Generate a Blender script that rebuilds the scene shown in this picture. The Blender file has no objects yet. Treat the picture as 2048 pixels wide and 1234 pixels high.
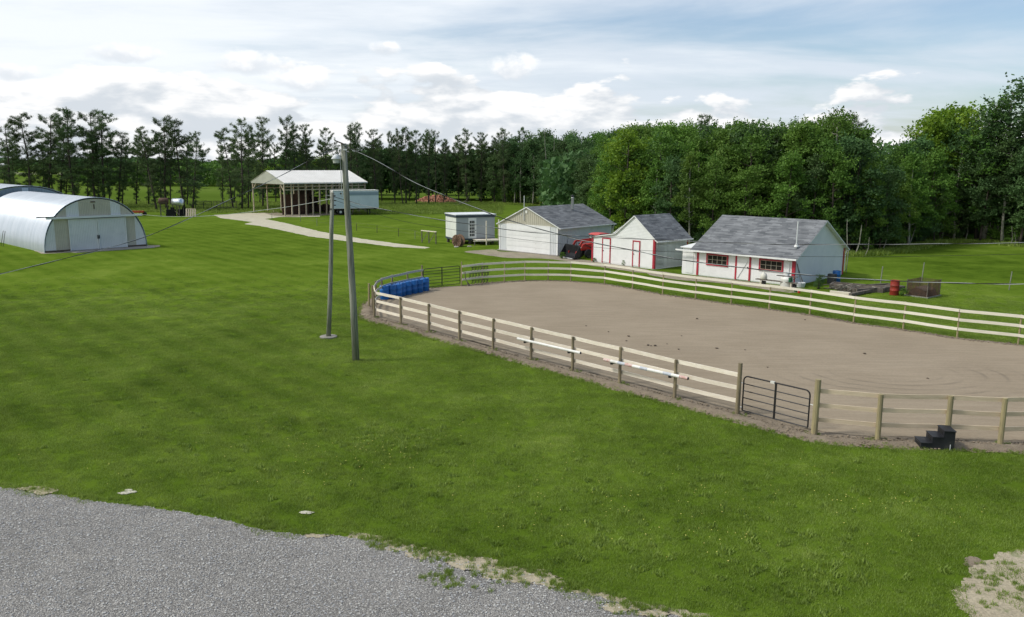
import bpy, math, random
import numpy as np
from mathutils import Vector, Matrix, Euler
random.seed(7); rng = np.random.default_rng(7)
PI = math.pi
scene = bpy.context.scene
COL = scene.collection

# ------------------------------------------------------------------ camera
CAM_H = 8.5; FPX = 1600.0
cam_data = bpy.data.cameras.new('camera')
cam = bpy.data.objects.new('camera', cam_data); COL.objects.link(cam)
cam_data.sensor_width = 36.0; cam_data.lens = FPX / 2048 * 36.0
cam_data.clip_start = 0.2; cam_data.clip_end = 6000
CM = Matrix.Rotation(math.radians(90 - 10.31), 4, 'X') @ Matrix.Rotation(math.radians(0.39), 4, 'Z')
cam.matrix_world = Matrix.Translation((0, 0, CAM_H)) @ CM
scene.camera = cam
scene.view_settings.view_transform = 'Standard'; scene.view_settings.look = 'None'
scene.view_settings.gamma = 1.0; scene.view_settings.exposure = 0.0
scene.view_settings.use_curve_mapping = False

# ------------------------------------------------------------------ world
SUN_EL, SUN_AZ = math.radians(48), math.radians(-99)      # azimuth from +Y, clockwise; light comes from the left
world = bpy.data.worlds.new('World'); scene.world = world; world.use_nodes = True
def nt_clear(nt):
    for n in list(nt.nodes): nt.nodes.remove(n)
class NT:
    """tiny node helper"""
    def __init__(s, tree): s.t = tree; nt_clear(tree)
    def n(s, kind, **kw):
        o = s.t.nodes.new(kind)
        for k, v in kw.items():
            if k.startswith('i_'):
                key = k[2:]; key = int(key) if key.isdigit() else key.replace('_', ' ')
                s.set(o.inputs[key], v)
            else: setattr(o, k, v)
        return o
    def set(s, sock, v):
        if isinstance(v, bpy.types.NodeSocket): s.t.links.new(v, sock)
        elif isinstance(v, bpy.types.Node): s.t.links.new(v.outputs[0], sock)
        else: sock.default_value = v
    def m(s, op, a, b=None, c=None, clamp=False):
        o = s.t.nodes.new('ShaderNodeMath'); o.operation = op; o.use_clamp = clamp
        for i, v in enumerate((a, b, c)):
            if v is not None: s.set(o.inputs[i], v)
        return o.outputs[0]
    def noise(s, vec, scale, detail=4, rough=.5, dist=0, w=None):
        o = s.n('ShaderNodeTexNoise'); o.inputs['Scale'].default_value = scale
        o.inputs['Detail'].default_value = detail; o.inputs['Roughness'].default_value = rough
        o.inputs['Distortion'].default_value = dist
        if vec is not None: s.set(o.inputs['Vector'], vec)
        return o.outputs['Fac']
    def ramp(s, fac, stops, interp='LINEAR'):
        o = s.n('ShaderNodeValToRGB'); cr = o.color_ramp; cr.interpolation = interp
        while len(cr.elements) < len(stops): cr.elements.new(.5)
        for e, (p, c) in zip(cr.elements, stops):
            e.position = p; e.color = (c[0], c[1], c[2], 1) if not isinstance(c, (int, float)) else (c, c, c, 1)
        s.set(o.inputs['Fac'], fac); return o.outputs['Color']
    def mix(s, fac, a, b, mode='MIX'):
        o = s.n('ShaderNodeMix', data_type='RGBA', blend_type=mode)
        s.set(o.inputs['Factor'], fac)
        for k, v in (('A', a), ('B', b)):
            sock = [q for q in o.inputs if q.name == k and q.type == 'RGBA'][0]
            s.set(sock, v if not isinstance(v, tuple) else (v[0], v[1], v[2], 1))
        return [q for q in o.outputs if q.type == 'RGBA'][0]
    def mapping(s, vec, sc=(1, 1, 1), loc=(0, 0, 0), rot=(0, 0, 0)):
        o = s.n('ShaderNodeMapping'); s.set(o.inputs['Vector'], vec)
        o.inputs['Scale'].default_value = sc; o.inputs['Location'].default_value = loc; o.inputs['Rotation'].default_value = rot
        return o.outputs[0]
    def step(s, x, a, b):
        o = s.n('ShaderNodeMapRange', interpolation_type='SMOOTHSTEP'); s.set(o.inputs['Value'], x)
        s.set(o.inputs['From Min'], a); s.set(o.inputs['From Max'], b); return o.outputs[0]
def build_world():
    w = NT(world.node_tree)
    tc = w.n('ShaderNodeTexCoord').outputs['Generated']
    sep = w.n('ShaderNodeSeparateXYZ', i_0=tc); x, y, z = sep.outputs
    sky = w.n('ShaderNodeTexSky', sky_type='NISHITA', sun_disc=False)
    sky.sun_elevation = SUN_EL; sky.sun_rotation = SUN_AZ; sky.air_density = 1.0; sky.dust_density = 1.5; sky.ozone_density = 1.5
    bg1 = w.n('ShaderNodeBackground', i_0=sky.outputs[0], i_1=0.15)
    az = w.m('ARCTAN2', x, y)
    el = w.m('ARCSINE', w.m('MINIMUM', w.m('MAXIMUM', z, -1.0), 1.0))
    zz = w.m('ADD', w.m('MAXIMUM', z, 0.0), 0.085)
    # high layered cloud sheet seen in perspective
    u = w.m('DIVIDE', x, zz); v = w.m('DIVIDE', y, zz)
    uv = w.n('ShaderNodeCombineXYZ', i_0=u, i_1=v, i_2=3.1).outputs[0]
    nA = w.noise(w.mapping(uv, (.55, .8, 1), (1.7, .4, 0), (0, 0, .25)), 1.0, 7, .55, .35)
    nB = w.noise(w.mapping(uv, (.16, .3, 1), (5.2, 2.0, 0)), 1.0, 3, .5)
    cover = w.m('ADD', w.m('ADD', nA, w.m('MULTIPLY', nB, .55)), w.m('MULTIPLY', az, -.30))
    maskA = w.step(cover, .44, .80)
    whiteA = w.step(w.m('ADD', w.noise(w.mapping(uv, (.7, 1.3, 1), (8, 3, 0), (0, 0, .25)), 1.0, 6, .6, .2), w.m('MULTIPLY', az, -.55)), .36, .78)
    colA = w.mix(whiteA, (.69, .76, .845), (.92, .955, .99))
    # low cumulus near the horizon
    p = w.n('ShaderNodeCombineXYZ', i_0=w.m('MULTIPLY', az, 9.0), i_1=w.m('MULTIPLY', el, 24.0), i_2=.7).outputs[0]
    p2 = w.mapping(p, (1, 1, 1), (-.10, -.20, 0))
    def cum(vec):
        a = w.noise(vec, 1.0, 8, .52, .12)
        return a
    c1 = cum(p); c2 = cum(w.mapping(p, (1, 1, 1), (-.10, .34, 0)))
    band = w.m('ADD', w.m('SUBTRACT', w.m('MULTIPLY', w.step(el, .17, .02), .42), .14), w.m('MULTIPLY', az, -.10))
    maskC = w.step(w.m('ADD', c1, band), .60, .66)
    lit = w.step(w.m('SUBTRACT', c1, c2), -.10, .10)
    colC = w.mix(lit, (.66, .71, .765), (1.0, 1.0, 1.0))
    # a few separate puffs
    def puff(azc, elc, ra, re):
        a = w.m('DIVIDE', w.m('SUBTRACT', az, azc), ra); b = w.m('DIVIDE', w.m('SUBTRACT', el, elc), re)
        d = w.m('ADD', w.m('MULTIPLY', a, a), w.m('MULTIPLY', b, b))
        nn = w.noise(w.n('ShaderNodeCombineXYZ', i_0=w.m('MULTIPLY', az, 34), i_1=w.m('MULTIPLY', el, 46), i_2=azc * 9).outputs[0], 1.0, 5, .55)
        f = w.m('ADD', w.m('SUBTRACT', .8, d), w.m('MULTIPLY', w.m('SUBTRACT', nn, .5), 1.9))
        return w.step(f, .0, .75), w.step(w.m('ADD', b, w.m('MULTIPLY', w.m('SUBTRACT', nn, .5), 2.2)), -.75, .55)
    puffs = [(.0, .113, .036, .022), (-.153, .132, .024, .011), (-.31, .112, .05, .018), (-.25, .095, .05, .018), (-.44, .115, .05, .014), (-.545, .09, .032, .012),
             (.265, .042, .055, .014), (.145, .042, .03, .012)]
    mk, lt = None, None
    shader = w.n('ShaderNodeMixShader', i_0=w.m('MULTIPLY', maskA, .90), i_1=bg1.outputs[0], i_2=w.n('ShaderNodeBackground', i_0=colA, i_1=1.08).outputs[0])
    shader = w.n('ShaderNodeMixShader', i_0=maskC, i_1=shader.outputs[0], i_2=w.n('ShaderNodeBackground', i_0=colC, i_1=1.05).outputs[0])
    for pf in puffs:
        mk, lt = puff(*pf)
        col = w.mix(lt, (.66, .71, .77), (1.0, 1.0, 1.0))
        shader = w.n('ShaderNodeMixShader', i_0=mk, i_1=shader.outputs[0], i_2=w.n('ShaderNodeBackground', i_0=col, i_1=1.12).outputs[0])
    w.n('ShaderNodeOutputWorld', i_0=shader.outputs[0])
build_world()
sun_d = bpy.data.lights.new('sun', 'SUN'); sun_d.energy = 2.7; sun_d.angle = math.radians(10); sun_d.color = (1, .965, .91)
sun = bpy.data.objects.new('sun', sun_d); COL.objects.link(sun)
sdir = Vector((math.sin(SUN_AZ) * math.cos(SUN_EL), math.cos(SUN_AZ) * math.cos(SUN_EL), math.sin(SUN_EL)))
sun.rotation_euler = sdir.to_track_quat('Z', 'Y').to_euler()

# ------------------------------------------------------------------ picture measurements -> places in the world
def ray(px, py): return CM.to_3x3() @ Vector(((px - 1024) / FPX, -(py - 617) / FPX, -1.0))
def G(px, py, z=0.0):
    d = ray(px, py); t = (z - CAM_H) / d.z; return Vector((d.x * t, d.y * t, z))
def AT(px, py, depth):
    d = ray(px, py); t = depth / d.y; return Vector((d.x * t, d.y * t, CAM_H + d.z * t))
def ZH(base, px, py):
    d = ray(px, py); return CAM_H + d.z * base.y / d.y
def PX(p):
    q = CM.to_3x3().transposed() @ (Vector(p) - Vector((0, 0, CAM_H))); return (1024 - FPX * q.x / q.z, 617 + FPX * q.y / q.z)

# ------------------------------------------------------------------ materials
MATS = {}
def mat(name, c1, c2=None, scale=3.0, rough=.7, bump=0.0, bscale=None, metal=0.0, stretch=(1, 1, 1), spec=.3, detail=5, dirt=None, fine=.0, world_space=False, lo=.35, hi=.65, rnd=0.0):
    if name in MATS: return MATS[name]
    m = bpy.data.materials.new(name); m.use_nodes = True; w = NT(m.node_tree); MATS[name] = m
    vec = w.n('ShaderNodeNewGeometry').outputs['Position'] if world_space else w.n('ShaderNodeTexCoord').outputs['Object']
    vec = w.mapping(vec, stretch)
    if c2 is None: c2 = tuple(min(1, q * .82) for q in c1)
    col = w.mix(w.step(w.noise(vec, scale, detail, .6), lo, hi), c1, c2)
    if fine:
        f = w.step(w.noise(vec, scale * 13, 3, .6), .3, .7)
        col = w.mix(fine, col, w.mix(f, tuple(q * .6 for q in c1), tuple(min(1, q * 1.3) for q in c1)))
    if dirt:
        dcol, dsc, lo2, hi2, amt = dirt
        col = w.mix(w.m('MULTIPLY', w.step(w.noise(vec, dsc, 6, .65), lo2, hi2), amt), col, dcol)
    if rnd:
        oi = w.n('ShaderNodeObjectInfo').outputs['Random']
        hsv = w.n('ShaderNodeHueSaturation'); w.set(hsv.inputs['Color'], col)
        w.set(hsv.inputs['Value'], w.m('ADD', 1 - rnd, w.m('MULTIPLY', oi, 2 * rnd))); col = hsv.outputs[0]
    b = w.n('ShaderNodeBsdfPrincipled'); w.set(b.inputs['Base Color'], col)
    b.inputs['Roughness'].default_value = rough; b.inputs['Metallic'].default_value = metal
    b.inputs['Specular IOR Level'].default_value = spec
    if bump:
        bn = w.n('ShaderNodeBump'); bn.inputs['Distance'].default_value = bump; bn.inputs['Strength'].default_value = 1
        w.set(bn.inputs['Height'], w.noise(vec, bscale or scale * 4, 5, .65)); w.set(b.inputs['Normal'], bn.outputs[0])
    w.n('ShaderNodeOutputMaterial', i_0=b.outputs[0])
    return m

def leaf_mat(name, c1, c2, trans=.35, rnd=.22, hue=.02, nscale=.35):
    if name in MATS: return MATS[name]
    m = bpy.data.materials.new(name); m.use_nodes = True; w = NT(m.node_tree); MATS[name] = m
    pos = w.n('ShaderNodeNewGeometry').outputs['Position']
    isl = w.n('ShaderNodeNewGeometry').outputs['Random Per Island']
    f = w.m('ADD', w.m('MULTIPLY', w.step(w.noise(pos, nscale, 3, .5), .35, .65), .55), w.m('MULTIPLY', isl, .45))
    col = w.mix(f, c1, c2)
    oi = w.n('ShaderNodeObjectInfo').outputs['Random']
    hsv = w.n('ShaderNodeHueSaturation'); w.set(hsv.inputs['Color'], col)
    w.set(hsv.inputs['Value'], w.m('ADD', 1 - rnd, w.m('MULTIPLY', oi, 2 * rnd)))
    w.set(hsv.inputs['Hue'], w.m('ADD', .5 - hue, w.m('MULTIPLY', w.m('FRACT', w.m('MULTIPLY', oi, 7.13)), 2 * hue)))
    d = w.n('ShaderNodeBsdfPrincipled'); w.set(d.inputs['Base Color'], hsv.outputs[0]); d.inputs['Roughness'].default_value = .62; d.inputs['Specular IOR Level'].default_value = .25
    t = w.n('ShaderNodeBsdfTranslucent'); w.set(t.inputs['Color'], hsv.outputs[0])
    mx = w.n('ShaderNodeMixShader', i_0=trans, i_1=d.outputs[0], i_2=t.outputs[0])
    w.n('ShaderNodeOutputMaterial', i_0=mx.outputs[0])
    return m

def grass_color(w, pos):
    """lawn colour from world position, shared by the ground sheet and the blades"""
    big = w.noise(pos, .055, 4, .6, .4); mid = w.noise(pos, .33, 5, .6); sm = w.noise(pos, 1.9, 4, .65)
    v = w.m('ADD', w.m('ADD', w.m('MULTIPLY', big, .42), w.m('MULTIPLY', mid, .38)), w.m('MULTIPLY', sm, .20))
    col = w.ramp(v, [(.36, (.080, .126, .017)), (.46, (.130, .190, .026)), (.54, (.168, .234, .036)), (.63, (.235, .295, .062))])
    # faint mowing passes
    mp = w.mapping(pos, (1, 1, 1), (0, 0, 0), (0, 0, math.radians(-42)))
    sx = w.n('ShaderNodeSeparateXYZ', i_0=mp).outputs[0]
    wob = w.m('MULTIPLY', w.noise(pos, .08, 2), .7)
    st = w.m('SINE', w.m('MULTIPLY', w.m('ADD', sx, wob), 2 * PI / 1.5))
    left = w.step(w.n('ShaderNodeSeparateXYZ', i_0=pos).outputs[0], 3.0, -9.0)
    stf = w.m('MULTIPLY', w.m('MULTIPLY', w.step(st, -.9, .9), left), .24)
    col = w.mix(stf, col, (.235, .285, .056))
    # coarser clumps of clover and thin dry spots
    cl = w.step(w.noise(pos, .75, 6, .7, .6), .60, .72)
    col = w.mix(w.m('MULTIPLY', cl, .5), col, (.048, .108, .010))
    dry = w.step(w.noise(w.mapping(pos, (1, 1, 1), (31, 7, 0)), .42, 7, .72, .5), .66, .78)
    col = w.mix(w.m('MULTIPLY', dry, .45), col, (.27, .28, .105))
    return col
def make_ground_mat():
    m = bpy.data.materials.new('lawn'); m.use_nodes = True; w = NT(m.node_tree); MATS['lawn'] = m
    pos = w.n('ShaderNodeNewGeometry').outputs['Position']
    col = grass_color(w, pos)
    sy = w.n('ShaderNodeSeparateXYZ', i_0=pos).outputs[1]
    # far fields are paler pasture and crops
    far = w.step(sy, 100, 190)
    fn = w.noise(w.mapping(pos, (.006, .016, 1)), 1.0, 3, .5)
    fcol = w.ramp(fn, [(.35, (.11, .16, .032)), (.5, (.155, .215, .048)), (.62, (.19, .24, .07)), (.7, (.24, .26, .13))])
    fcol = w.mix(w.m('MULTIPLY', w.step(w.noise(w.mapping(pos, (.25, .6, 1)), 1.0, 5, .6), .45, .65), .3), fcol, (.07, .13, .015))
    col = w.mix(w.m('MULTIPLY', far, .85), col, fcol)
    fine = w.noise(pos, 22, 4, .75)
    col = w.mix(.55, col, w.mix(w.step(fine, .32, .68), (.02, .05, .006), (.16, .26, .045)), 'SOFT_LIGHT')
    b = w.n('ShaderNodeBsdfPrincipled'); w.set(b.inputs['Base Color'], col); b.inputs['Roughness'].default_value = 1; b.inputs['Specular IOR Level'].default_value = .0
    bn = w.n('ShaderNodeBump'); bn.inputs['Distance'].default_value = .05; bn.inputs['Strength'].default_value = .8
    w.set(bn.inputs['Height'], w.m('ADD', w.noise(pos, 14, 5, .75), w.m('MULTIPLY', w.noise(pos, 1.2, 4, .6), .9))); w.set(b.inputs['Normal'], bn.outputs[0])
    w.n('ShaderNodeOutputMaterial', i_0=b.outputs[0])
    g = bpy.data.materials.new('grass_blade'); g.use_nodes = True; w = NT(g.node_tree); MATS['blade'] = g
    pos = w.n('ShaderNodeNewGeometry').outputs['Position']
    col = grass_color(w, pos)
    isl = w.n('ShaderNodeNewGeometry').outputs['Random Per Island']
    hsv = w.n('ShaderNodeHueSaturation'); w.set(hsv.inputs['Color'], col); w.set(hsv.inputs['Value'], w.m('ADD', 1.0, w.m('MULTIPLY', isl, .9)))
    w.set(hsv.inputs['Saturation'], w.m('SUBTRACT', 1.05, w.m('MULTIPLY', isl, .2)))
    d = w.n('ShaderNodeBsdfDiffuse'); w.set(d.inputs[0], hsv.outputs[0]); t = w.n('ShaderNodeBsdfTranslucent'); w.set(t.inputs[0], hsv.outputs[0])
    w.n('ShaderNodeOutputMaterial', i_0=w.n('ShaderNodeMixShader', i_0=.4, i_1=d.outputs[0], i_2=t.outputs[0]).outputs[0])
make_ground_mat()
def gravel_mat():
    m = bpy.data.materials.new('gravel'); m.use_nodes = True; w = NT(m.node_tree); MATS['gravel'] = m
    pos = w.n('ShaderNodeNewGeometry').outputs['Position']
    vo = w.n('ShaderNodeTexVoronoi', i_Scale=46.0); w.set(vo.inputs['Vector'], pos)
    vs = w.n('ShaderNodeSeparateColor', i_0=vo.outputs['Color']).outputs[0]
    stone = w.ramp(vs, [(0, (.075, .071, .065)), (.35, (.215, .206, .19)), (.75, (.31, .297, .272)), (1, (.62, .593, .54))])
    big = w.step(w.noise(pos, .33, 6, .65, .4), .38, .66)
    col = w.mix(.34, stone, w.mix(big, (.195, .188, .174), (.32, .306, .28)))
    trk = w.step(w.noise(w.mapping(pos, (.5, 1.9, 1), (0, 0, 0), (0, 0, -.35)), .8, 6, .7), .56, .70)
    col = w.mix(w.m('MULTIPLY', trk, .5), col, (.10, .098, .095))
    mx = w.step(w.noise(w.mapping(pos, (1, 1, 1), (4, 9, 0)), .45, 5, .7), .58, .72)
    col = w.mix(w.m('MULTIPLY', mx, .35), col, (.36, .33, .27))
    b = w.n('ShaderNodeBsdfPrincipled'); w.set(b.inputs['Base Color'], col); b.inputs['Roughness'].default_value = .9; b.inputs['Specular IOR Level'].default_value = .2
    bn = w.n('ShaderNodeBump'); bn.inputs['Distance'].default_value = .03; bn.inputs['Strength'].default_value = .9
    w.set(bn.inputs['Height'], w.m('ADD', w.m('MULTIPLY', vo.outputs['Distance'], -.9), w.m('MULTIPLY', w.noise(pos, 1.2, 5, .7), 1.4))); w.set(b.inputs['Normal'], bn.outputs[0])
    w.n('ShaderNodeOutputMaterial', i_0=b.outputs[0])
gravel_mat()
def sand_mat():
    m = bpy.data.materials.new('sand'); m.use_nodes = True; w = NT(m.node_tree); MATS['sand'] = m
    pos = w.n('ShaderNodeNewGeometry').outputs['Position']
    a = w.noise(pos, .22, 5, .6, .5); f = w.noise(pos, 9, 5, .7)
    col = w.mix(w.step(a, .35, .65), (.288, .240, .175), (.330, .277, .205))
    col = w.mix(.35, col, w.mix(w.step(f, .35, .65), (.22, .185, .145), (.50, .43, .35)), 'SOFT_LIGHT')
    # harrow rings dragged round the right-hand end
    c = G(1790, 745)
    q = w.mapping(pos, (1, 1, 0), (0, 0, 0)); sx = w.n('ShaderNodeSeparateXYZ', i_0=q)
    dx = w.m('DIVIDE', w.m('SUBTRACT', sx.outputs[0], c.x), 1.35); dy = w.m('SUBTRACT', sx.outputs[1], c.y)
    r = w.m('SQRT', w.m('ADD', w.m('MULTIPLY', dx, dx), w.m('MULTIPLY', dy, dy)))
    r2 = w.m('ADD', r, w.m('MULTIPLY', w.noise(pos, .5, 3), .35))
    rings = w.m('POWER', w.m('ABSOLUTE', w.m('SINE', w.m('MULTIPLY', r2, PI / .62))), 14.0)
    msk = w.m('MULTIPLY', w.m('MULTIPLY', w.step(r, .9, 1.8), w.step(r, 4.3, 3.3)), w.step(w.noise(pos, .35, 4, .6), .36, .58))
    msk = w.m('MULTIPLY', msk, w.step(dy, 1.8, -.6))
    col = w.mix(w.m('MULTIPLY', w.m('MULTIPLY', rings, msk), .6), col, (.15, .125, .09))
    drag = w.noise(w.mapping(pos, (.35, 3.0, 1), (0, 0, 0), (0, 0, .55)), 1.3, 5, .7)
    col = w.mix(.25, col, w.mix(w.step(drag, .4, .62), (.24, .20, .145), (.36, .302, .228)))
    b = w.n('ShaderNodeBsdfPrincipled'); w.set(b.inputs['Base Color'], col); b.inputs['Roughness'].default_value = .95; b.inputs['Specular IOR Level'].default_value = .1
    bn = w.n('ShaderNodeBump'); bn.inputs['Distance'].default_value = .02; bn.inputs['Strength'].default_value = .7
    w.set(bn.inputs['Height'], w.m('ADD', w.noise(pos, 12, 5, .7), w.m('ADD', w.m('MULTIPLY', w.m('MULTIPLY', rings, msk), -1.2), drag))); w.set(b.inputs['Normal'], bn.outputs[0])
    w.n('ShaderNodeOutputMaterial', i_0=b.outputs[0])
sand_mat()
def shingle_mat(name, tint):
    m = bpy.data.materials.new(name); m.use_nodes = True; w = NT(m.node_tree); MATS[name] = m
    uv = w.n('ShaderNodeTexCoord').outputs['UV']
    br = w.n('ShaderNodeTexBrick'); w.set(br.inputs['Vector'], uv); br.offset = .37; br.squash = 1
    br.inputs['Scale'].default_value = 1; br.inputs['Brick Width'].default_value = .62; br.inputs['Row Height'].default_value = .155; br.inputs['Mortar Size'].default_value = .004
    br.inputs['Color1'].default_value = (0, 0, 0, 1); br.inputs['Color2'].default_value = (1, 1, 1, 1); br.inputs['Mortar'].default_value = (.2, .2, .2, 1); br.inputs['Bias'].default_value = 0
    v = w.n('ShaderNodeSeparateColor', i_0=br.outputs['Color']).outputs[0]
    a, b_, c = (tuple(q * tint for q in t) for t in ((.10, .107, .113), (.16, .168, .176), (.27, .28, .285)))
    col = w.ramp(v, [(0, a), (.45, b_), (1, c)])
    col = w.mix(.3, col, w.mix(w.step(w.noise(uv, .6, 4, .6), .35, .65), a, c))
    b = w.n('ShaderNodeBsdfPrincipled'); w.set(b.inputs['Base Color'], col); b.inputs['Roughness'].default_value = .9; b.inputs['Specular IOR Level'].default_value = .15
    bn = w.n('ShaderNodeBump'); bn.inputs['Distance'].default_value = .004
    w.set(bn.inputs['Height'], w.noise(uv, 60, 3)); w.set(b.inputs['Normal'], bn.outputs[0])
    w.n('ShaderNodeOutputMaterial', i_0=b.outputs[0])
shingle_mat('shingles', 1.0); shingle_mat('shingles_blue', .95)
WHITE = mat('white_paint', (.80, .80, .78), (.74, .74, .72), 1.2, .6, .003, 30, dirt=((.42, .40, .34), 1.6, .58, .78, .35))
WHITE2 = mat('white_siding', (.76, .77, .74), (.70, .71, .69), .8, .55, .002, 20, dirt=((.50, .50, .44), 1.1, .55, .8, .3))
GREY_AND_SHADE = mat('pale_and_shaded', (.69, .71, .71), (.63, .655, .66), .7, .6, .002, 20, dirt=((.40, .42, .40), .9, .55, .8, .25))  # pale grey; on shed and barn right walls it paints in their shade
RED = mat('red_trim', (.43, .035, .055), (.36, .03, .045), 2, .5, .002, 12)
TANMETAL = mat('tan_metal', (.50, .475, .385), (.45, .425, .345), .7, .45, dirt=((.36, .34, .27), 1.4, .55, .8, .25))
GREYMETAL = mat('grey_metal', (.66, .675, .67), (.60, .62, .62), .6, .42, dirt=((.34, .35, .34), 1.2, .55, .8, .3))
GALV = mat('galvanised', (.70, .74, .78), (.62, .67, .71), .5, .30, metal=.75, spec=.5, stretch=(1, 3, .4), dirt=((.50, .53, .54), .8, .5, .75, .3))
GALV_END = mat('galvanised_end', (.23, .29, .35), (.29, .35, .40), 1.3, .5, metal=.2, stretch=(4, 4, .3))
CONCRETE = mat('concrete', (.30, .28, .25), (.22, .205, .18), 1.5, .9, .006, 12, fine=.4)
WOOD_PALE = mat('pale_board', (.80, .73, .61), (.70, .62, .49), 2.2, .75, .003, 14, stretch=(1, 1, 9), dirt=((.30, .22, .15), 2.6, .62, .72, .6), rnd=.09)
WOOD_POST = mat('post_wood', (.26, .215, .13), (.17, .14, .09), 6, .85, .004, 20, stretch=(1, 1, .2), rnd=.12)
WOOD_GREY = mat('weathered_wood', (.30, .305, .245), (.13, .135, .105), 6, .9, .008, 16, stretch=(3, 3, .14), dirt=((.18, .22, .14), 1.2, .5, .7, .5))
WOOD_OLD = mat('old_timber', (.15, .13, .105), (.085, .075, .065), 4, .9, .006, 16, rnd=.2)
WOOD_POLE = mat('barn_post', (.50, .44, .32), (.38, .32, .23), 4, .8, .003, 14, stretch=(2, 2, .3), rnd=.1)
BLACK = mat('black_steel', (.012, .012, .013), (.02, .02, .02), 3, .45)
BLACKPL = mat('black_plastic', (.012, .013, .016), (.022, .023, .027), 2.5, .5, .002, 30, dirt=((.09, .085, .075), 2.2, .55, .75, .4))
DARK = mat('dark_void', (.012, .012, .011), (.02, .02, .018), 2, .9)
RUST = mat('rusty_steel', (.11, .06, .04), (.065, .042, .032), 3, .8, .004, 12, dirt=((.22, .12, .07), 4, .5, .7, .6))
BLUE = mat('blue_plastic', (.018, .135, .40), (.014, .105, .33), 2, .38, rnd=.15, dirt=((.10, .16, .28), 1.5, .52, .8, .35))
REDPAINT = mat('red_machine', (.50, .03, .022), (.42, .025, .02), 2, .38, dirt=((.25, .06, .04), 3, .55, .75, .4))
PINKRED = mat('faded_canopy', (.55, .075, .065), (.50, .06, .055), 2, .5)
REDBARREL = mat('red_drum', (.30, .035, .022), (.22, .03, .02), 3, .55, dirt=((.14, .06, .04), 3, .5, .75, .6))
SOIL = mat('soil', (.235, .190, .135), (.150, .118, .082), 2.4, .95, .05, 7, fine=.5, world_space=True, dirt=((.30, .25, .185), 1.3, .5, .7, .5))
SOIL_DARK = mat('dark_soil', (.12, .095, .07), (.07, .055, .04), 3, .95, .04, 9, fine=.5, world_space=True)
DRY = mat('dry_sandy_soil', (.41, .355, .25), (.30, .255, .175), 1.6, .95, .03, 9, fine=.5, world_space=True, dirt=((.16, .19, .07), 2.2, .56, .66, .7))
LANE = mat('pale_track', (.52, .485, .36), (.42, .385, .28), .8, .95, .02, 6, fine=.35, world_space=True, dirt=((.16, .2, .06), .9, .60, .72, .7))
DIRT = mat('dirt_yard', (.30, .26, .19), (.21, .18, .13), .7, .95, .02, 6, fine=.4, world_space=True, dirt=((.12, .17, .04), .8, .55, .68, .6))
BARK = mat('bark', (.085, .07, .055), (.05, .04, .033), 5, .95, .02, 9, stretch=(1, 1, .3))
BARK_PALE = mat('pale_bark', (.34, .33, .27), (.19, .185, .15), 4, .9, .01, 9, stretch=(1, 1, .6), dirt=((.06, .055, .045), 3, .56, .66, .8))
GLASS = mat('dark_glass', (.012, .013, .012), (.03, .024, .018), 3, .35, spec=.15)
PLASTIC_W = mat('white_plastic', (.74, .74, .69), (.66, .66, .60), 2, .45, dirt=((.45, .42, .33), 2, .5, .8, .4))
LAMPGLASS = mat('lamp_lens', (.55, .58, .52), (.48, .50, .45), 3, .3)
WIRE_B = mat('black_cable', (.015, .015, .015), None, 3, .6)
WIRE_L = mat('bare_aluminium', (.50, .52, .50), None, 3, .4, metal=.4)
ROOFMETAL = mat('cream_roof', (.74, .72, .67), (.68, .66, .61), .5, .5)
GABLEMETAL = mat('sage_gable', (.44, .45, .37), (.39, .40, .33), .5, .5)
TRAILERW = mat('trailer_white', (.72, .72, .68), (.64, .64, .60), .6, .5, dirt=((.42, .38, .30), .9, .5, .75, .4))
TRAILER_SHADE = mat('trailer_shade', (.60, .69, .75), (.54, .63, .70), .6, .5, dirt=((.36, .41, .44), .8, .5, .75, .4))  # side of the white trailer, its bluish shade put into the colour
TRAILERD = mat('trailer_band', (.27, .35, .42), (.24, .32, .38), .8, .5)
CABIN_SHADE = mat('cabin_shade', (.42, .44, .45), (.38, .40, .41), .8, .6)  # darker copy for the cabin front, shade painted in
CABIN_LIT = mat('cabin_lit', (.66, .68, .62), (.60, .62, .57), .8, .6)  # paler copy for the cabin end wall, sunlight painted in
CABINDARK = mat('cabin_fascia', (.045, .06, .08), (.06, .075, .095), .8, .5)
GREENDARK = mat('green_plastic', (.02, .10, .05), None, 3, .5)
ORANGE = mat('orange_steel', (.42, .07, .025), (.30, .05, .02), 2, .5)
BRICKO = mat('orange_rubble', (.55, .30, .20), (.40, .20, .13), .9, .9, rnd=.1, fine=.5)

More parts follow.
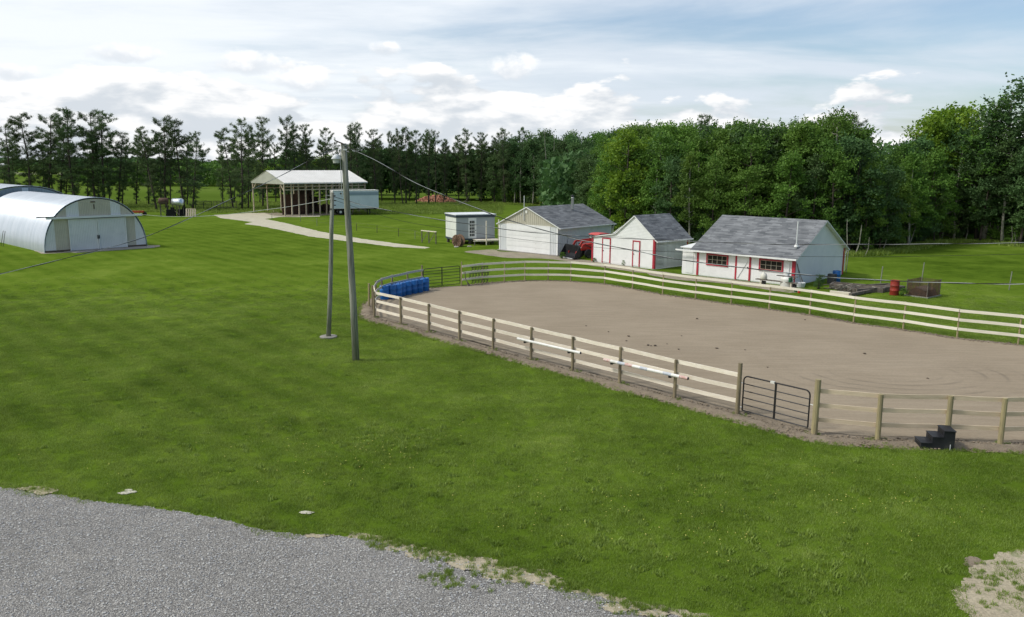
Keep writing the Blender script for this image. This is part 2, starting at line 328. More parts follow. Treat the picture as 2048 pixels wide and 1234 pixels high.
# ------------------------------------------------------------------ mesh builder
class MB:
    def __init__(s): s.v = []; s.f = []; s.uv = None
    def add(s, vs, fs):
        o = len(s.v); s.v.extend([tuple(q) for q in vs]); s.f.extend([tuple(i + o for i in f) for f in fs]); return s
    def box(s, c, d, rz=0.0):
        cx, cy, cz = c; sx, sy, sz = (q / 2 for q in d); co, si = math.cos(rz), math.sin(rz); vs = []
        for z in (-sz, sz):
            for x, y in ((-sx, -sy), (sx, -sy), (sx, sy), (-sx, sy)): vs.append((cx + x * co - y * si, cy + x * si + y * co, cz + z))
        return s.add(vs, [(3, 2, 1, 0), (4, 5, 6, 7), (0, 1, 5, 4), (1, 2, 6, 5), (2, 3, 7, 6), (3, 0, 4, 7)])
    def bb(s, x0, x1, y0, y1, z0, z1): return s.box(((x0 + x1) / 2, (y0 + y1) / 2, (z0 + z1) / 2), (x1 - x0, y1 - y0, z1 - z0))
    def bar(s, a, b, w, h, up=(0, 0, 1)):
        a = Vector(a); b = Vector(b); d = (b - a).normalized(); up = Vector(up)
        if abs(d.dot(up)) > .98: up = Vector((1, 0, 0))
        sd = d.cross(up).normalized(); u = sd.cross(d); vs = []
        for p in (a, b):
            for x, y in ((-w / 2, -h / 2), (w / 2, -h / 2), (w / 2, h / 2), (-w / 2, h / 2)): vs.append(p + sd * x + u * y)
        return s.add(vs, [(0, 1, 2, 3), (7, 6, 5, 4), (0, 4, 5, 1), (1, 5, 6, 2), (2, 6, 7, 3), (3, 7, 4, 0)])
    def tube(s, pts, r, n=8, cap=True):
        pts = [Vector(p) for p in pts]; k = len(pts); rs = r if isinstance(r, (list, tuple)) else [r] * k
        vs = []; prev = None
        for i, p in enumerate(pts):
            d = (pts[min(i + 1, k - 1)] - pts[max(i - 1, 0)]).normalized()
            if prev is None:
                up = Vector((0, 0, 1)) if abs(d.z) < .95 else Vector((1, 0, 0)); a = d.cross(up).normalized()
            else: a = (prev - d * prev.dot(d)).normalized()
            prev = a; b = d.cross(a)
            for j in range(n):
                t = 2 * PI * j / n; vs.append(p + (a * math.cos(t) + b * math.sin(t)) * rs[i])
        fs = [(i * n + j, i * n + (j + 1) % n, (i + 1) * n + (j + 1) % n, (i + 1) * n + j) for i in range(k - 1) for j in range(n)]
        if cap: fs += [tuple(range(n - 1, -1, -1)), tuple((k - 1) * n + j for j in range(n))]
        return s.add(vs, fs)
    def lathe(s, prof, c=(0, 0, 0), n=16, axis='z'):
        vs = []
        for r, z in prof:
            for j in range(n):
                t = 2 * PI * j / n; p = (r * math.cos(t), r * math.sin(t), z)
                if axis == 'x': p = (p[2], p[0], p[1])
                if axis == 'y': p = (p[0], p[2], p[1])
                vs.append((c[0] + p[0], c[1] + p[1], c[2] + p[2]))
        k = len(prof)
        fs = [(i * n + j, i * n + (j + 1) % n, (i + 1) * n + (j + 1) % n, (i + 1) * n + j) for i in range(k - 1) for j in range(n)]
        fs += [tuple(range(n - 1, -1, -1)), tuple((k - 1) * n + j for j in range(n))]
        return s.add(vs, fs)
    def prism(s, poly, f0, f1):
        """poly: 2D points, f0/f1 map a 2D point to the two end faces"""
        n = len(poly); vs = [f0(*p) for p in poly] + [f1(*p) for p in poly]
        return s.add(vs, [tuple(range(n - 1, -1, -1)), tuple(range(n, 2 * n))] + [(i, (i + 1) % n, n + (i + 1) % n, n + i) for i in range(n)])
    def quad(s, *p): return s.add(p, [tuple(range(len(p)))])
    def mesh(s, name, m, smooth=False):
        me = bpy.data.meshes.new(name); me.from_pydata(s.v, [], s.f); me.materials.append(m)
        if s.uv:
            ul = me.uv_layers.new(name='UVMap'); flat = []
            for poly in me.polygons:
                for li in poly.loop_indices: flat.append(s.uv[me.loops[li].vertex_index])
            ul.data.foreach_set('uv', [q for t in flat for q in t])
        if smooth: me.shade_smooth()
        me.update(); return me
    def build(s, name, m, parent=None, smooth=False, **tags):
        o = bpy.data.objects.new(name, s.mesh(name, m, smooth)); COL.objects.link(o)
        if parent is not None: o.parent = parent
        for k, v in tags.items(): o[k] = v
        return o
def tag(o, label=None, cat=None, group=None, kind=None):
    for k, v in (('label', label), ('category', cat), ('group', group), ('kind', kind)):
        if v: o[k] = v
    return o
def thing(name, label, cat, loc=(0, 0, 0), rz=0.0, group=None):
    o = bpy.data.objects.new(name, None); COL.objects.link(o); o.location = loc; o.rotation_euler = (0, 0, rz)
    o.empty_display_size = .3
    return tag(o, label, cat, group)
def inst(name, me, parent=None, loc=(0, 0, 0), rz=0.0, sc=1.0):
    o = bpy.data.objects.new(name, me); COL.objects.link(o); o.location = loc; o.rotation_euler = (0, 0, rz)
    o.scale = (sc, sc, sc) if not isinstance(sc, tuple) else sc
    if parent is not None: o.parent = parent
    return o
def np_mesh(name, verts, nper, m, smooth=False):
    """verts (N,nper,3): N separate faces of nper corners"""
    n = len(verts); me = bpy.data.meshes.new(name)
    me.vertices.add(n * nper); me.vertices.foreach_set('co', np.asarray(verts, dtype=np.float32).ravel())
    me.loops.add(n * nper); me.loops.foreach_set('vertex_index', np.arange(n * nper, dtype=np.int32))
    me.polygons.add(n); me.polygons.foreach_set('loop_start', np.arange(0, n * nper, nper, dtype=np.int32)); me.polygons.foreach_set('loop_total', np.full(n, nper, dtype=np.int32))
    me.materials.append(m); me.update(); me.validate(); return me

# ------------------------------------------------------------------ ground sheets
def wob(x, y, s=1.0):  # cheap smooth pseudo noise
    return (math.sin(x * 1.3 * s + 1.7 * math.sin(y * .9 * s)) + math.sin(y * 1.7 * s + 1.3 * math.sin(x * 1.1 * s + 2)) + .6 * math.sin((x + y) * 3.7 * s) + .5 * math.sin((x - y) * 6.1 * s + 1)) / 3.1
def ragged(poly, amp=.15, step=.12, closed=True):
    out = []; n = len(poly)
    for i in range(n if closed else n - 1):
        a = Vector(poly[i][:2]); b = Vector(poly[(i + 1) % n][:2]); L = (b - a).length; k = max(1, int(L / step)) if L < 60 else 4
        nv = Vector((-(b - a).y, (b - a).x)).normalized() if L > 0 else Vector((0, 0))
        for j in range(k):
            p = a.lerp(b, j / k); q = p + nv * amp * (wob(p.x, p.y, 2.0) + random.uniform(-.35, .35)); out.append((q.x, q.y))
    return out
def smooth_poly(pts, closed=True, k=6):
    out = []; n = len(pts)
    for i in range(n if closed else n - 1):
        p = [Vector(pts[(i + d) % n][:2]) if closed else Vector(pts[min(max(i + d, 0), n - 1)][:2]) for d in (-1, 0, 1, 2)]
        for j in range(k):
            t = j / k
            out.append(tuple(.5 * ((2 * p[1]) + (-p[0] + p[2]) * t + (2 * p[0] - 5 * p[1] + 4 * p[2] - p[3]) * t * t + (-p[0] + 3 * p[1] - 3 * p[2] + p[3]) * t ** 3)))
    if not closed: out.append(tuple(pts[-1][:2]))
    return out
def sheet(name, poly, z, m, kind='structure', label=None):
    import bmesh
    bm = bmesh.new(); vs = [bm.verts.new((x, y, z)) for x, y in poly]
    f = bm.faces.new(vs); bmesh.ops.triangulate(bm, faces=[f]); 
    for f in bm.faces:
        if f.normal.z < 0: f.normal_flip()
    me = bpy.data.meshes.new(name); bm.to_mesh(me); bm.free(); me.materials.append(m)
    o = bpy.data.objects.new(name, me); COL.objects.link(o); tag(o, label, None, None, kind); return o
def inside(x, y, poly):
    """vectorised point in polygon"""
    x = np.asarray(x); y = np.asarray(y); r = np.zeros(x.shape, bool); P = np.array([p[:2] for p in poly]); j = len(P) - 1
    for i in range(len(P)):
        xi, yi = P[i]; xj, yj = P[j]
        c = ((yi > y) != (yj > y)) & (x < (xj - xi) * (y - yi) / (yj - yi + 1e-12) + xi); r ^= c; j = i
    return r
gq = MB(); 
gx = [-4000, -300, -60, 0, 60, 300, 4000]; gy = [-500, -50, 15, 60, 200, 600, 5200]
for i in range(6):
    for j in range(6): gq.quad((gx[i], gy[j], 0), (gx[i + 1], gy[j], 0), (gx[i + 1], gy[j + 1], 0), (gx[i], gy[j + 1], 0))
gq.build('ground', MATS['lawn'], kind='structure')

drive_px = [(-500, 930), (-200, 955), (0, 975), (90, 985), (170, 1000), (250, 1010), (350, 1022), (430, 1036), (500, 1052), (600, 1070), (660, 1072), (740, 1083), (830, 1097), (900, 1118), (960, 1124), (1010, 1140), (1080, 1155), (1130, 1178), (1180, 1188), (1260, 1212), (1340, 1228), (1400, 1246), (1480, 1275)]
drive_edge = smooth_poly([G(*p) for p in drive_px], False, 8)
drive_poly = [p for p in ragged(drive_edge, .09, .05, False)] + [(6, 2), (4, -12), (-40, -12), (-60, 10)]
sheet('gravel_driveway', drive_poly, .008, MATS['gravel'])
# dry verge between gravel and lawn
def offset_line(line, wfun):
    out = []
    for i, p in enumerate(line):
        a = Vector(line[max(i - 1, 0)]); b = Vector(line[min(i + 1, len(line) - 1)]); d = (b - a).normalized(); n = Vector((-d.y, d.x))
        q = Vector(p) + n * wfun(i, p); out.append((q.x, q.y))
    return out
vl = [p for p in drive_edge if -3.9 < p[0] < 5]
outer = offset_line(vl, lambda i, p: .05 + max(0, .26 * (wob(p[0] * 2, p[1] * 2) + .6)))
sheet('gravel_verge', ragged(outer, .04, .05, False) + [(p[0], p[1] - .6) for p in reversed(vl)], .004, DRY)
vl = [p for p in drive_edge if -13.2 < p[0] < -11.9]
if len(vl) > 3:
    outer = offset_line(vl, lambda i, p: .03 + .16 * math.sin(PI * i / (len(vl) - 1)))
    sheet('gravel_verge', ragged(outer, .04, .06, False) + [(p[0], p[1] - .5) for p in reversed(vl)], .004, DRY)
for vi, (vx, vy, vr) in enumerate(((790, 1093, .34), (850, 1108, .3), (935, 1127, .42), (1010, 1150, .40), (1058, 1157, .42), (1100, 1168, .25), (1245, 1214, .26), (1310, 1228, .2), (640, 1072, .24), (60, 979, .25), (90, 984, .2))):
    c = G(vx, vy); k = 14; ring = [(c.x + vr * 1.35 * (1 + .4 * wob(c.x * 3 + math.cos(q_), c.y * 3 + math.sin(q_))) * math.cos(q_), c.y + vr * .55 * (1 + .4 * wob(c.x * 5 + math.sin(q_), c.y)) * math.sin(q_)) for q_ in [2 * PI * i / k for i in range(k)]]
    sheet('gravel_verge', ragged(smooth_poly(ring, True, 4), .11, .03), .010 + .0014 * vi, DRY)
bare_px = [(1925, 1112), (1975, 1120), (2010, 1108), (2060, 1100), (2150, 1100), (2200, 1180), (2200, 1300), (1990, 1300), (1930, 1234), (1905, 1190), (1930, 1165), (1945, 1140)]
bare_poly = ragged(smooth_poly([G(*p) for p in bare_px], True, 6), .13, .04)
sheet('bare_earth_patch', bare_poly, .006, DRY)
sheet('damp_soil_patch', ragged(smooth_poly([G(*p) for p in [(1922, 1118), (1945, 1112), (1966, 1122), (1950, 1132), (1925, 1130)]], True, 5), .09, .03), .010, SOIL)

# arena outline (fence posts, by where they stand)
FRONT = [G(749, 635), G(802, 649), G(858, 664.5), G(919, 681.5), G(986, 699.5), G(1062, 720), G(1145, 742.5), G(1239, 767), G(1349, 797), G(1474, 829)]
LEFTC = [Vector(((x - 1024) / FPX * d, d, 0)) for x, d in ((842, 54.0), (812.5, 52.6), (781, 51.0), (760, 49.7), (747.5, 48.2), (741, 46.4))]
NEARR = [G(1628, 869), G(1755, 880.5), G(1893, 884), G(2000, 889.5)]
FARS = [G(923, 572), G(965, 566.5), G(1009, 563.5), G(1049.5, 561.5), G(1096, 561.5), G(1141.5, 562.5), G(1209, 568), G(1265, 577.5), G(1325, 588.5), G(1391, 598), G(1462, 608), G(1538, 618), G(1619, 630), G(1707, 645), G(1806, 658.5), G(1914, 675.5), G(2036, 689)]
p0, p1 = NEARR[-1], FARS[-1]
ENDC = [Vector(q) for q in ((17.6, 23.9, 0), (20.1, 24.6, 0), (22.6, 26.1, 0), (24.7, 28.3, 0), (26.0, 31.0, 0), (26.3, 34.3, 0), (25.8, 36.4, 0))]
RIGHT = NEARR + ENDC + FARS[::-1]             # from the near gate round the right end to the far gate
LOOP = LEFTC + FRONT + RIGHT                   # closed through the two gates
cen = Vector((9, 40, 0))
def shrink(poly, d):
    """offset a closed loop inwards (positive d)"""
    out = []; n = len(poly)
    for i in range(n):
        a = Vector(poly[i - 1][:2]); b = Vector(poly[(i + 1) % n][:2]); t = (b - a).normalized(); nn = Vector((-t.y, t.x))
        dd = d(i, poly[i]) if callable(d) else d
        q = Vector(poly[i][:2]) + nn * dd; out.append((q.x, q.y))
    return out
loop_s = smooth_poly(LOOP, True, 5)
area2 = sum(loop_s[i][0] * loop_s[(i + 1) % len(loop_s)][1] - loop_s[(i + 1) % len(loop_s)][0] * loop_s[i][1] for i in range(len(loop_s)))
sg = 1 if area2 > 0 else -1
def outw(i, p):   # soil reaches further out on the near side
    near = p[1] < 33 + .0 * p[0] or (p[0] < 6 and p[1] < 50 - .6 * max(0, p[0]))
    t = .72 if near else .12
    if p[0] < -5 and 44 < p[1] < 50: t = .7
    return -sg * t
sheet('arena_border_soil', ragged(shrink(loop_s, outw), .16, .10), .004, SOIL)
sheet('arena_sand', ragged(shrink(loop_s, lambda i, p: sg * (.38 if p[1] < 45 else .22)), .10, .12), .012, MATS['sand'])
soil_outer = shrink(loop_s, outw)

# low berm of turned soil outside the near boards
berm = MB(); bl = smooth_poly([(q.x, q.y) for q in LEFTC[3:] + FRONT + NEARR + ENDC[:2]], False, 24); prof = [(-.05, 0), (.12, .035), (.3, .06), (.5, .05), (.72, .03), (.9, -.004)]
rows = []
for i, p in enumerate(bl):
    a = Vector(bl[max(i - 1, 0)]); b = Vector(bl[min(i + 1, len(bl) - 1)]); t = (b - a).normalized(); nn = Vector((t.y, -t.x)) * 1.0
    amp = .6 + .6 * (wob(p[0], p[1]) + .5)
    rows.append([(p[0] + nn.x * o * (.9 + .2 * wob(p[1] * 2, p[0])), p[1] + nn.y * o * (.9 + .2 * wob(p[1] * 2, p[0])), (h * max(.2, amp) + random.uniform(0, .02)) if h > 0 else -.004) for o, h in prof])
k = len(prof); berm.v = [q for r in rows for q in r]; berm.f = [(i * k + j, i * k + j + 1, (i + 1) * k + j + 1, (i + 1) * k + j) for i in range(len(rows) - 1) for j in range(k - 1)]
berm.build('soil_berm', SOIL, None, True, kind='structure')

# tracks and yards
lane_px = [(428, 430), (470, 428), (520, 424), (575, 424), (640, 430), (640, 433), (600, 434), (560, 434), (530, 438), (575, 447), (640, 463), (720, 477), (800, 488), (862, 495), (850, 497), (790, 494), (700, 483), (620, 473), (560, 460), (520, 452), (488, 448), (505, 444), (440, 436)]
sheet('gravel_lane', ragged([G(*p) for p in lane_px], .12, .4), .006, LANE)
sheet('barn_floor', ragged([G(*p) for p in [(520, 421), (560, 420), (600, 420), (720, 420), (725, 427), (640, 431), (574, 434), (540, 430)]], .15, .5), .010, DIRT)
sheet('garage_yard', ragged(smooth_poly([G(*p) for p in [(930, 503), (985, 499), (1000, 503), (1060, 506), (1110, 511), (1170, 520), (1240, 530), (1300, 541), (1290, 546), (1200, 534), (1130, 522), (1080, 517), (1020, 516), (985, 512), (950, 507)]], True, 4), .1, .25), .006, DIRT)
sheet('barn_yard', ragged(smooth_poly([G(*p) for p in [(1300, 541), (1365, 549), (1460, 559), (1590, 576), (1580, 586), (1500, 574), (1440, 566), (1360, 560), (1300, 550)]], True, 4), .1, .25), .008, DIRT)
# quonset apron
def local(O, ang):
    ux = Vector((math.cos(ang), math.sin(ang), 0)); uy = Vector((-ux.y, ux.x, 0))
    return lambda u, v, z=0: O + ux * u + uy * v + Vector((0, 0, z))
QO = G(90.5, 506); QA = math.radians(46.95); QL = local(QO, QA)
ap = MB(); P4 = [QL(1.6, -.02), QL(2.0, -1.9), QL(9.1, -2.3), QL(9.6, -.9), QL(8.2, -.02)]
ap.prism([(0, 0), (1, 0), (2, 0), (3, 0), (4, 0)], lambda i, j: P4[i] + Vector((0, 0, -.02)), lambda i, j: P4[i] + Vector((0, 0, .05)))
ap.build('concrete_apron', CONCRETE, None, False, kind='structure')
sheet('quonset_dirt', ragged([tuple(QL(*q)[:2]) for q in ((-.1, 3), (-.5, -.6), (2, -1.2), (2, 0), (8, 0), (8.4, -2.3), (10.0, -1.6), (10.6, 0), (9.6, .6), (9.2, 3))], .15, .2), .006, DIRT)

# ------------------------------------------------------------------ scatter helper (stuff)
def scatter(name, pts, scales, rots, protos, **tags):
    me = bpy.data.meshes.new(name); n = len(pts); me.vertices.add(n); me.vertices.foreach_set('co', np.asarray(pts, dtype=np.float32).ravel())
    for an, dat in (('sc', scales), ('rz', rots)):
        a = me.attributes.new(an, 'FLOAT', 'POINT'); a.data.foreach_set('value', np.asarray(dat, dtype=np.float32))
    o = bpy.data.objects.new(name, me); COL.objects.link(o)
    col = bpy.data.collections.new(name + '_sources')
    for i, p in enumerate(protos): col.objects.link(bpy.data.objects.new('%s_source' % name, p))
    g = bpy.data.node_groups.new(name, 'GeometryNodeTree')
    g.interface.new_socket('Geometry', in_out='INPUT', socket_type='NodeSocketGeometry'); g.interface.new_socket('Geometry', in_out='OUTPUT', socket_type='NodeSocketGeometry')
    N = g.nodes; L = g.links; gi = N.new('NodeGroupInput'); go = N.new('NodeGroupOutput')
    ip = N.new('GeometryNodeInstanceOnPoints'); ci = N.new('GeometryNodeCollectionInfo'); ci.inputs[0].default_value = col; ci.inputs[1].default_value = True; ci.inputs[2].default_value = True
    ip.inputs['Pick Instance'].default_value = True
    s = N.new('GeometryNodeInputNamedAttribute'); s.data_type = 'FLOAT'; s.inputs[0].default_value = 'sc'
    r = N.new('GeometryNodeInputNamedAttribute'); r.data_type = 'FLOAT'; r.inputs[0].default_value = 'rz'
    cx = N.new('ShaderNodeCombineXYZ'); L.new(r.outputs[0], cx.inputs[2])
    L.new(gi.outputs[0], ip.inputs['Points']); L.new(ci.outputs[0], ip.inputs['Instance']); L.new(s.outputs[0], ip.inputs['Scale']); L.new(cx.outputs[0], ip.inputs['Rotation'])
    L.new(ip.outputs[0], go.inputs[0]); mod = o.modifiers.new('scatter', 'NODES'); mod.node_group = g
    for k, v in tags.items(): o[k] = v
    return o
def blade_patch(n, size, h, wdt, seed):
    r = np.random.default_rng(seed); c = np.zeros((n, 3, 3)); xy = (r.random((n, 2)) - .5) * size; a = r.random(n) * 2 * PI; hh = h * (.55 + .7 * r.random(n))
    lean = .6 * hh[:, None] * (r.random((n, 2)) - .5) * 2; dx = np.stack([np.cos(a), np.sin(a)], 1) * wdt / 2
    c[:, 0, :2] = xy - dx; c[:, 1, :2] = xy + dx; c[:, 2, :2] = xy + lean; c[:, 2, 2] = hh; c[:, :2, 2] = -.005
    return np_mesh('blades', c, 3, MATS['blade'])
def lawn():
    pts = []; step = .46; xs = np.arange(-34, 34, step); ys = np.arange(12.5, 60, step)
    X, Y = np.meshgrid(xs, ys); X = X.ravel() + rng.uniform(-.2, .2, X.size); Y = Y.ravel() + rng.uniform(-.2, .2, Y.size)
    keep = (np.abs(X) < .66 * Y + 1.5)
    keep &= ~inside(X, Y, drive_poly) & ~inside(X, Y, soil_outer)
    bp = inside(X, Y, bare_poly); keep &= ~(bp & (rng.random(X.size) < .93))
    keep &= rng.random(X.size) < np.clip((62 - Y) / 22, 0, 1)
    X = X[keep]; Y = Y[keep]; sc = rng.uniform(.8, 1.2, X.size) * np.clip((66 - Y) / 20, .4, 1)
    # clumpier growth in patches
    protos = [blade_patch(330, .62, .055, .013, s) for s in (1, 2, 3)]
    scatter('lawn_grass', np.stack([X, Y, np.zeros(X.size)], 1), sc, rng.uniform(0, 2 * PI, X.size), protos, kind='stuff', label='short mown green grass of the lawn in front of the riding arena')
    # taller ragged tufts along edges
    E = []
    for line, lo, hi in ((drive_edge, .02, .28), ([tuple(q) for q in soil_outer], -.1, .2)):
        for i in range(len(line) - 1):
            a = Vector(line[i]); b = Vector(line[i + 1]); L = (b - a).length
            if a.y > 55 or L > 3: continue
            d = (b - a).normalized() if L > 0 else Vector((1, 0)); n = Vector((-d.y, d.x)) if line is drive_edge else Vector((d.y, -d.x)) * sg
            for _ in range(max(1, int(L / .045))):
                p = a.lerp(b, random.random()) + n * random.uniform(lo, hi); E.append((p.x, p.y, 0))
    for p in FRONT + NEARR + [G(712, 722), G(657, 675)]:
        for _ in range(14): a = random.uniform(0, 2 * PI); q = random.uniform(.1, .35); E.append((p.x + q * math.cos(a), p.y + q * math.sin(a) - .1, 0))
    for px, py, n, r in ((876, 1153, 34, .26), (905, 1172, 8, .25), (800, 1094, 24, .3), (1000, 1142, 26, .4), (1070, 1160, 22, .35), (860, 1112, 16, .3), (1240, 1214, 20, .3), (930, 1128, 30, .45), (1030, 1150, 40, .5), (850, 1106, 26, .35), (1300, 1226, 24, .3), (960, 1160, 12, .5), (770, 1088, 30, .3), (1130, 1172, 45, .25), (1600, 1190, 40, .5), (712, 724, 60, .35), (1960, 1180, 50, .7), (2010, 1150, 40, .6)):
        c = G(px, py)
        for _ in range(n): a = random.uniform(0, 2 * PI); q = r * math.sqrt(random.random()); E.append((c.x + 1.5 * q * math.cos(a), c.y + q * math.sin(a), 0))
    E = np.array(E); scatter('edge_tufts', E, rng.uniform(.5, 1.35, len(E)), rng.uniform(0, 6.28, len(E)), [blade_patch(26, .10, .085, .012, s) for s in (11, 12)], kind='stuff', label='ragged grass tufts along the gravel edge and arena border')
lawn()
WD = []
for cx_, cy_, sx_, sy_, n in ((780, 875, 60, 22, 90), (470, 850, 90, 30, 60), (1180, 1060, 140, 40, 60), (1620, 1150, 120, 40, 60), (1300, 900, 200, 50, 60), (700, 960, 260, 40, 90), (1560, 1010, 260, 60, 80), (1000, 820, 300, 60, 70), (300, 760, 200, 60, 50)):
    for _ in range(n):
        p = G(random.gauss(cx_, sx_), random.gauss(cy_, sy_))
        if not inside([p.x], [p.y], drive_poly)[0] and not inside([p.x], [p.y], soil_outer)[0]: WD.append((p.x, p.y, 0))
WD = np.array(WD); scatter('lawn_weeds', WD, rng.uniform(.5, 1.4, len(WD)), rng.uniform(0, 6.28, len(WD)), [blade_patch(34, .20, .075, .045, s) for s in (21, 22)], kind='stuff', label='broad-leaved weeds and clover clumps in the lawn')
# pebbles and clods
def rock_mesh(name, m, seed, flat=.6):
    r = random.Random(seed); b = MB(); vs = []
    for z, rad, n in ((-.5, .55, 5), (.1, 1.0, 6), (.55, .6, 5)):
        vs += [((rad * (1 + r.uniform(-.25, .25))) * math.cos(2 * PI * j / n + z) * .5, (rad * (1 + r.uniform(-.25, .25))) * math.sin(2 * PI * j / n + z) * .5, (z + .5) * flat * .5) for j in range(n)]
    import bmesh
    bm = bmesh.new()
    for v in vs: bm.verts.new(v)
    bmesh.ops.convex_hull(bm, input=bm.verts); me = bpy.data.meshes.new(name); bm.to_mesh(me); bm.free(); me.materials.append(m); return me
STONE = mat('pebble', (.40, .40, .39), (.26, .26, .26), 14, .85, rnd=.2); STONE_L = mat('pebble_pale', (.55, .54, .50), (.42, .41, .38), 14, .85)
xs = rng.uniform(-14, 5, 30000); ys = rng.uniform(10, 22, 30000); kk = inside(xs, ys, drive_poly) & (np.abs(xs) < .66 * ys + 1) & (ys > 13)
xs = xs[kk]; ys = ys[kk]
scatter('gravel_stones', np.stack([xs, ys, np.full(xs.size, .008)], 1), rng.uniform(.02, .05, xs.size), rng.uniform(0, 6.28, xs.size), [rock_mesh('stone', STONE, 1), rock_mesh('stone', STONE, 2), rock_mesh('stone', STONE_L, 3)], kind='stuff', label='loose grey crushed stones on the driveway')
CL = []; line = [tuple(q) for q in bl]
for i in range(len(line) - 1):
    a = Vector(line[i]); b = Vector(line[i + 1]); d = (b - a).normalized(); n = Vector((d.y, -d.x))
    for _ in range(16): p = a.lerp(b, random.random()) + n * random.triangular(-.25, .85, .3); CL.append((p.x, p.y, .03 if random.random() < .5 else .012))
far_line = smooth_poly([(q.x, q.y) for q in FARS], False, 10)
for i in range(len(far_line) - 1):
    a = Vector(far_line[i]); b = Vector(far_line[i + 1]); d = (b - a).normalized(); n = Vector((d.y, -d.x))
    for _ in range(10): p = a.lerp(b, random.random()) + n * random.uniform(-.15, .45); CL.append((p.x, p.y, .01))
CL = np.array(CL); scatter('soil_clods', CL, rng.uniform(.03, .10, len(CL)) * rng.uniform(.6, 1.2, len(CL)), rng.uniform(0, 6.28, len(CL)), [rock_mesh('clod', SOIL, 5, .8), rock_mesh('clod', SOIL, 6, .8), rock_mesh('clod', SOIL, 7, .8)], kind='stuff', label='crumbly clods of turned soil along the arena fence')
CP = [G(x, y, .012) for x, y in ((1257, 673), (1253, 682), (1296, 691), (1302, 692), (1310, 692), (1334, 688), (1357, 699), (1433, 697), (1394, 638), (1363, 672), (1217, 664), (1172, 652), (1729, 708), (1490, 700), (1610, 640), (1855, 757), (1535, 735))]
CP = np.array([tuple(p) for p in CP]); scatter('sand_clods', CP, rng.uniform(.08, .17, len(CP)), rng.uniform(0, 6.28, len(CP)), [rock_mesh('clod', SOIL_DARK, 8, .7), rock_mesh('clod', SOIL_DARK, 9, .5)], kind='stuff', label='dark clods scattered on the arena sand')
# dandelions
YEL = mat('dandelion', (.75, .62, .08), (.80, .72, .30), 9, .7)
DN = []
for cx_, cy_, sx_, sy_, n in ((1740, 1003, 90, 14, 42), (1450, 1040, 120, 60, 40), (1250, 1000, 200, 60, 50), (1100, 1010, 200, 70, 30), (1850, 1050, 150, 60, 25), (650, 930, 200, 60, 50), (740, 890, 120, 30, 60), (900, 900, 250, 70, 60), (1700, 950, 250, 40, 30), (400, 920, 250, 50, 24), (1420, 1090, 60, 30, 20)):
    for _ in range(n * 2 // 3):
        p = G(random.gauss(cx_, sx_ * .6), random.gauss(cy_, sy_ * .6))
        if not inside([p.x], [p.y], drive_poly)[0] and not inside([p.x], [p.y], soil_outer)[0]: DN.append((p.x, p.y, .055))
DN = np.array(DN); scatter('dandelions', DN, rng.uniform(.018, .032, len(DN)), rng.uniform(0, 6.28, len(DN)), [rock_mesh('flower', YEL, 4, .5)], kind='stuff', label='small yellow dandelion flowers in the lawn')
for (px, py, s), lb in zip(((250, 987, .16), (264, 985, .15), (257, 981, .12), (612, 1026, .17)), ('pale flat stone in the lawn beside two others above the driveway edge', 'pale rounded stone in the lawn, next to a flatter one', 'small pale stone lying behind two larger ones in the lawn', 'single white stone in the lawn near the middle of the driveway edge')):
    o = inst('stone', rock_mesh('stone', mat('lime_stone', (.55, .52, .42), (.42, .40, .32), 8, .9), px, .35), None, G(px, py), 0, (s * 2.2, s * 1.2, s * 1.1)); tag(o, lb, 'stone', 'stones in the lawn')

# ------------------------------------------------------------------ buildings
def roof_slope(root, name, m, e0, e1, r1, r0, course=.155, lift=.012):
    """shingled slope: e0-e1 eave, r0-r1 ridge; real stepped courses with a UV map in metres"""
    e0, e1, r1, r0 = (Vector(q) for q in (e0, e1, r1, r0)); n = (e1 - e0).cross(r0 - e0).normalized()
    if n.z < 0: n = -n
    S = (r0 - e0).length; k = max(2, int(S / course)); W = (e1 - e0).length; b = MB(); b.uv = []
    for i in range(k):
        t0, t1 = i / k, (i + 1) / k
        a0, a1 = e0.lerp(r0, t0) + n * lift, e1.lerp(r1, t0) + n * lift
        c0, c1 = e0.lerp(r0, t1), e1.lerp(r1, t1); d0, d1 = a0 - n * lift * 1.3, a1 - n * lift * 1.3
        b.add((a0, a1, c1, c0, d0, d1), [(0, 1, 2, 3), (4, 5, 1, 0)]); b.uv += [(0, t0 * S), (W, t0 * S), (W, t1 * S), (0, t1 * S), (0, t0 * S), (W, t0 * S)]
    return b.build(name, m, root)
def deck(root, name, m, e0, e1, r1, r0, th=.09):
    e0, e1, r1, r0 = (Vector(q) for q in (e0, e1, r1, r0)); n = (e1 - e0).cross(r0 - e0).normalized()
    if n.z < 0: n = -n
    vs = [p - n * .012 for p in (e0, e1, r1, r0)] + [p - n * th for p in (e0, e1, r1, r0)]
    b = MB(); b.add(vs, [(0, 1, 2, 3), (7, 6, 5, 4), (0, 4, 5, 1), (1, 5, 6, 2), (2, 6, 7, 3), (3, 7, 4, 0)]); return b.build(name, m, root)
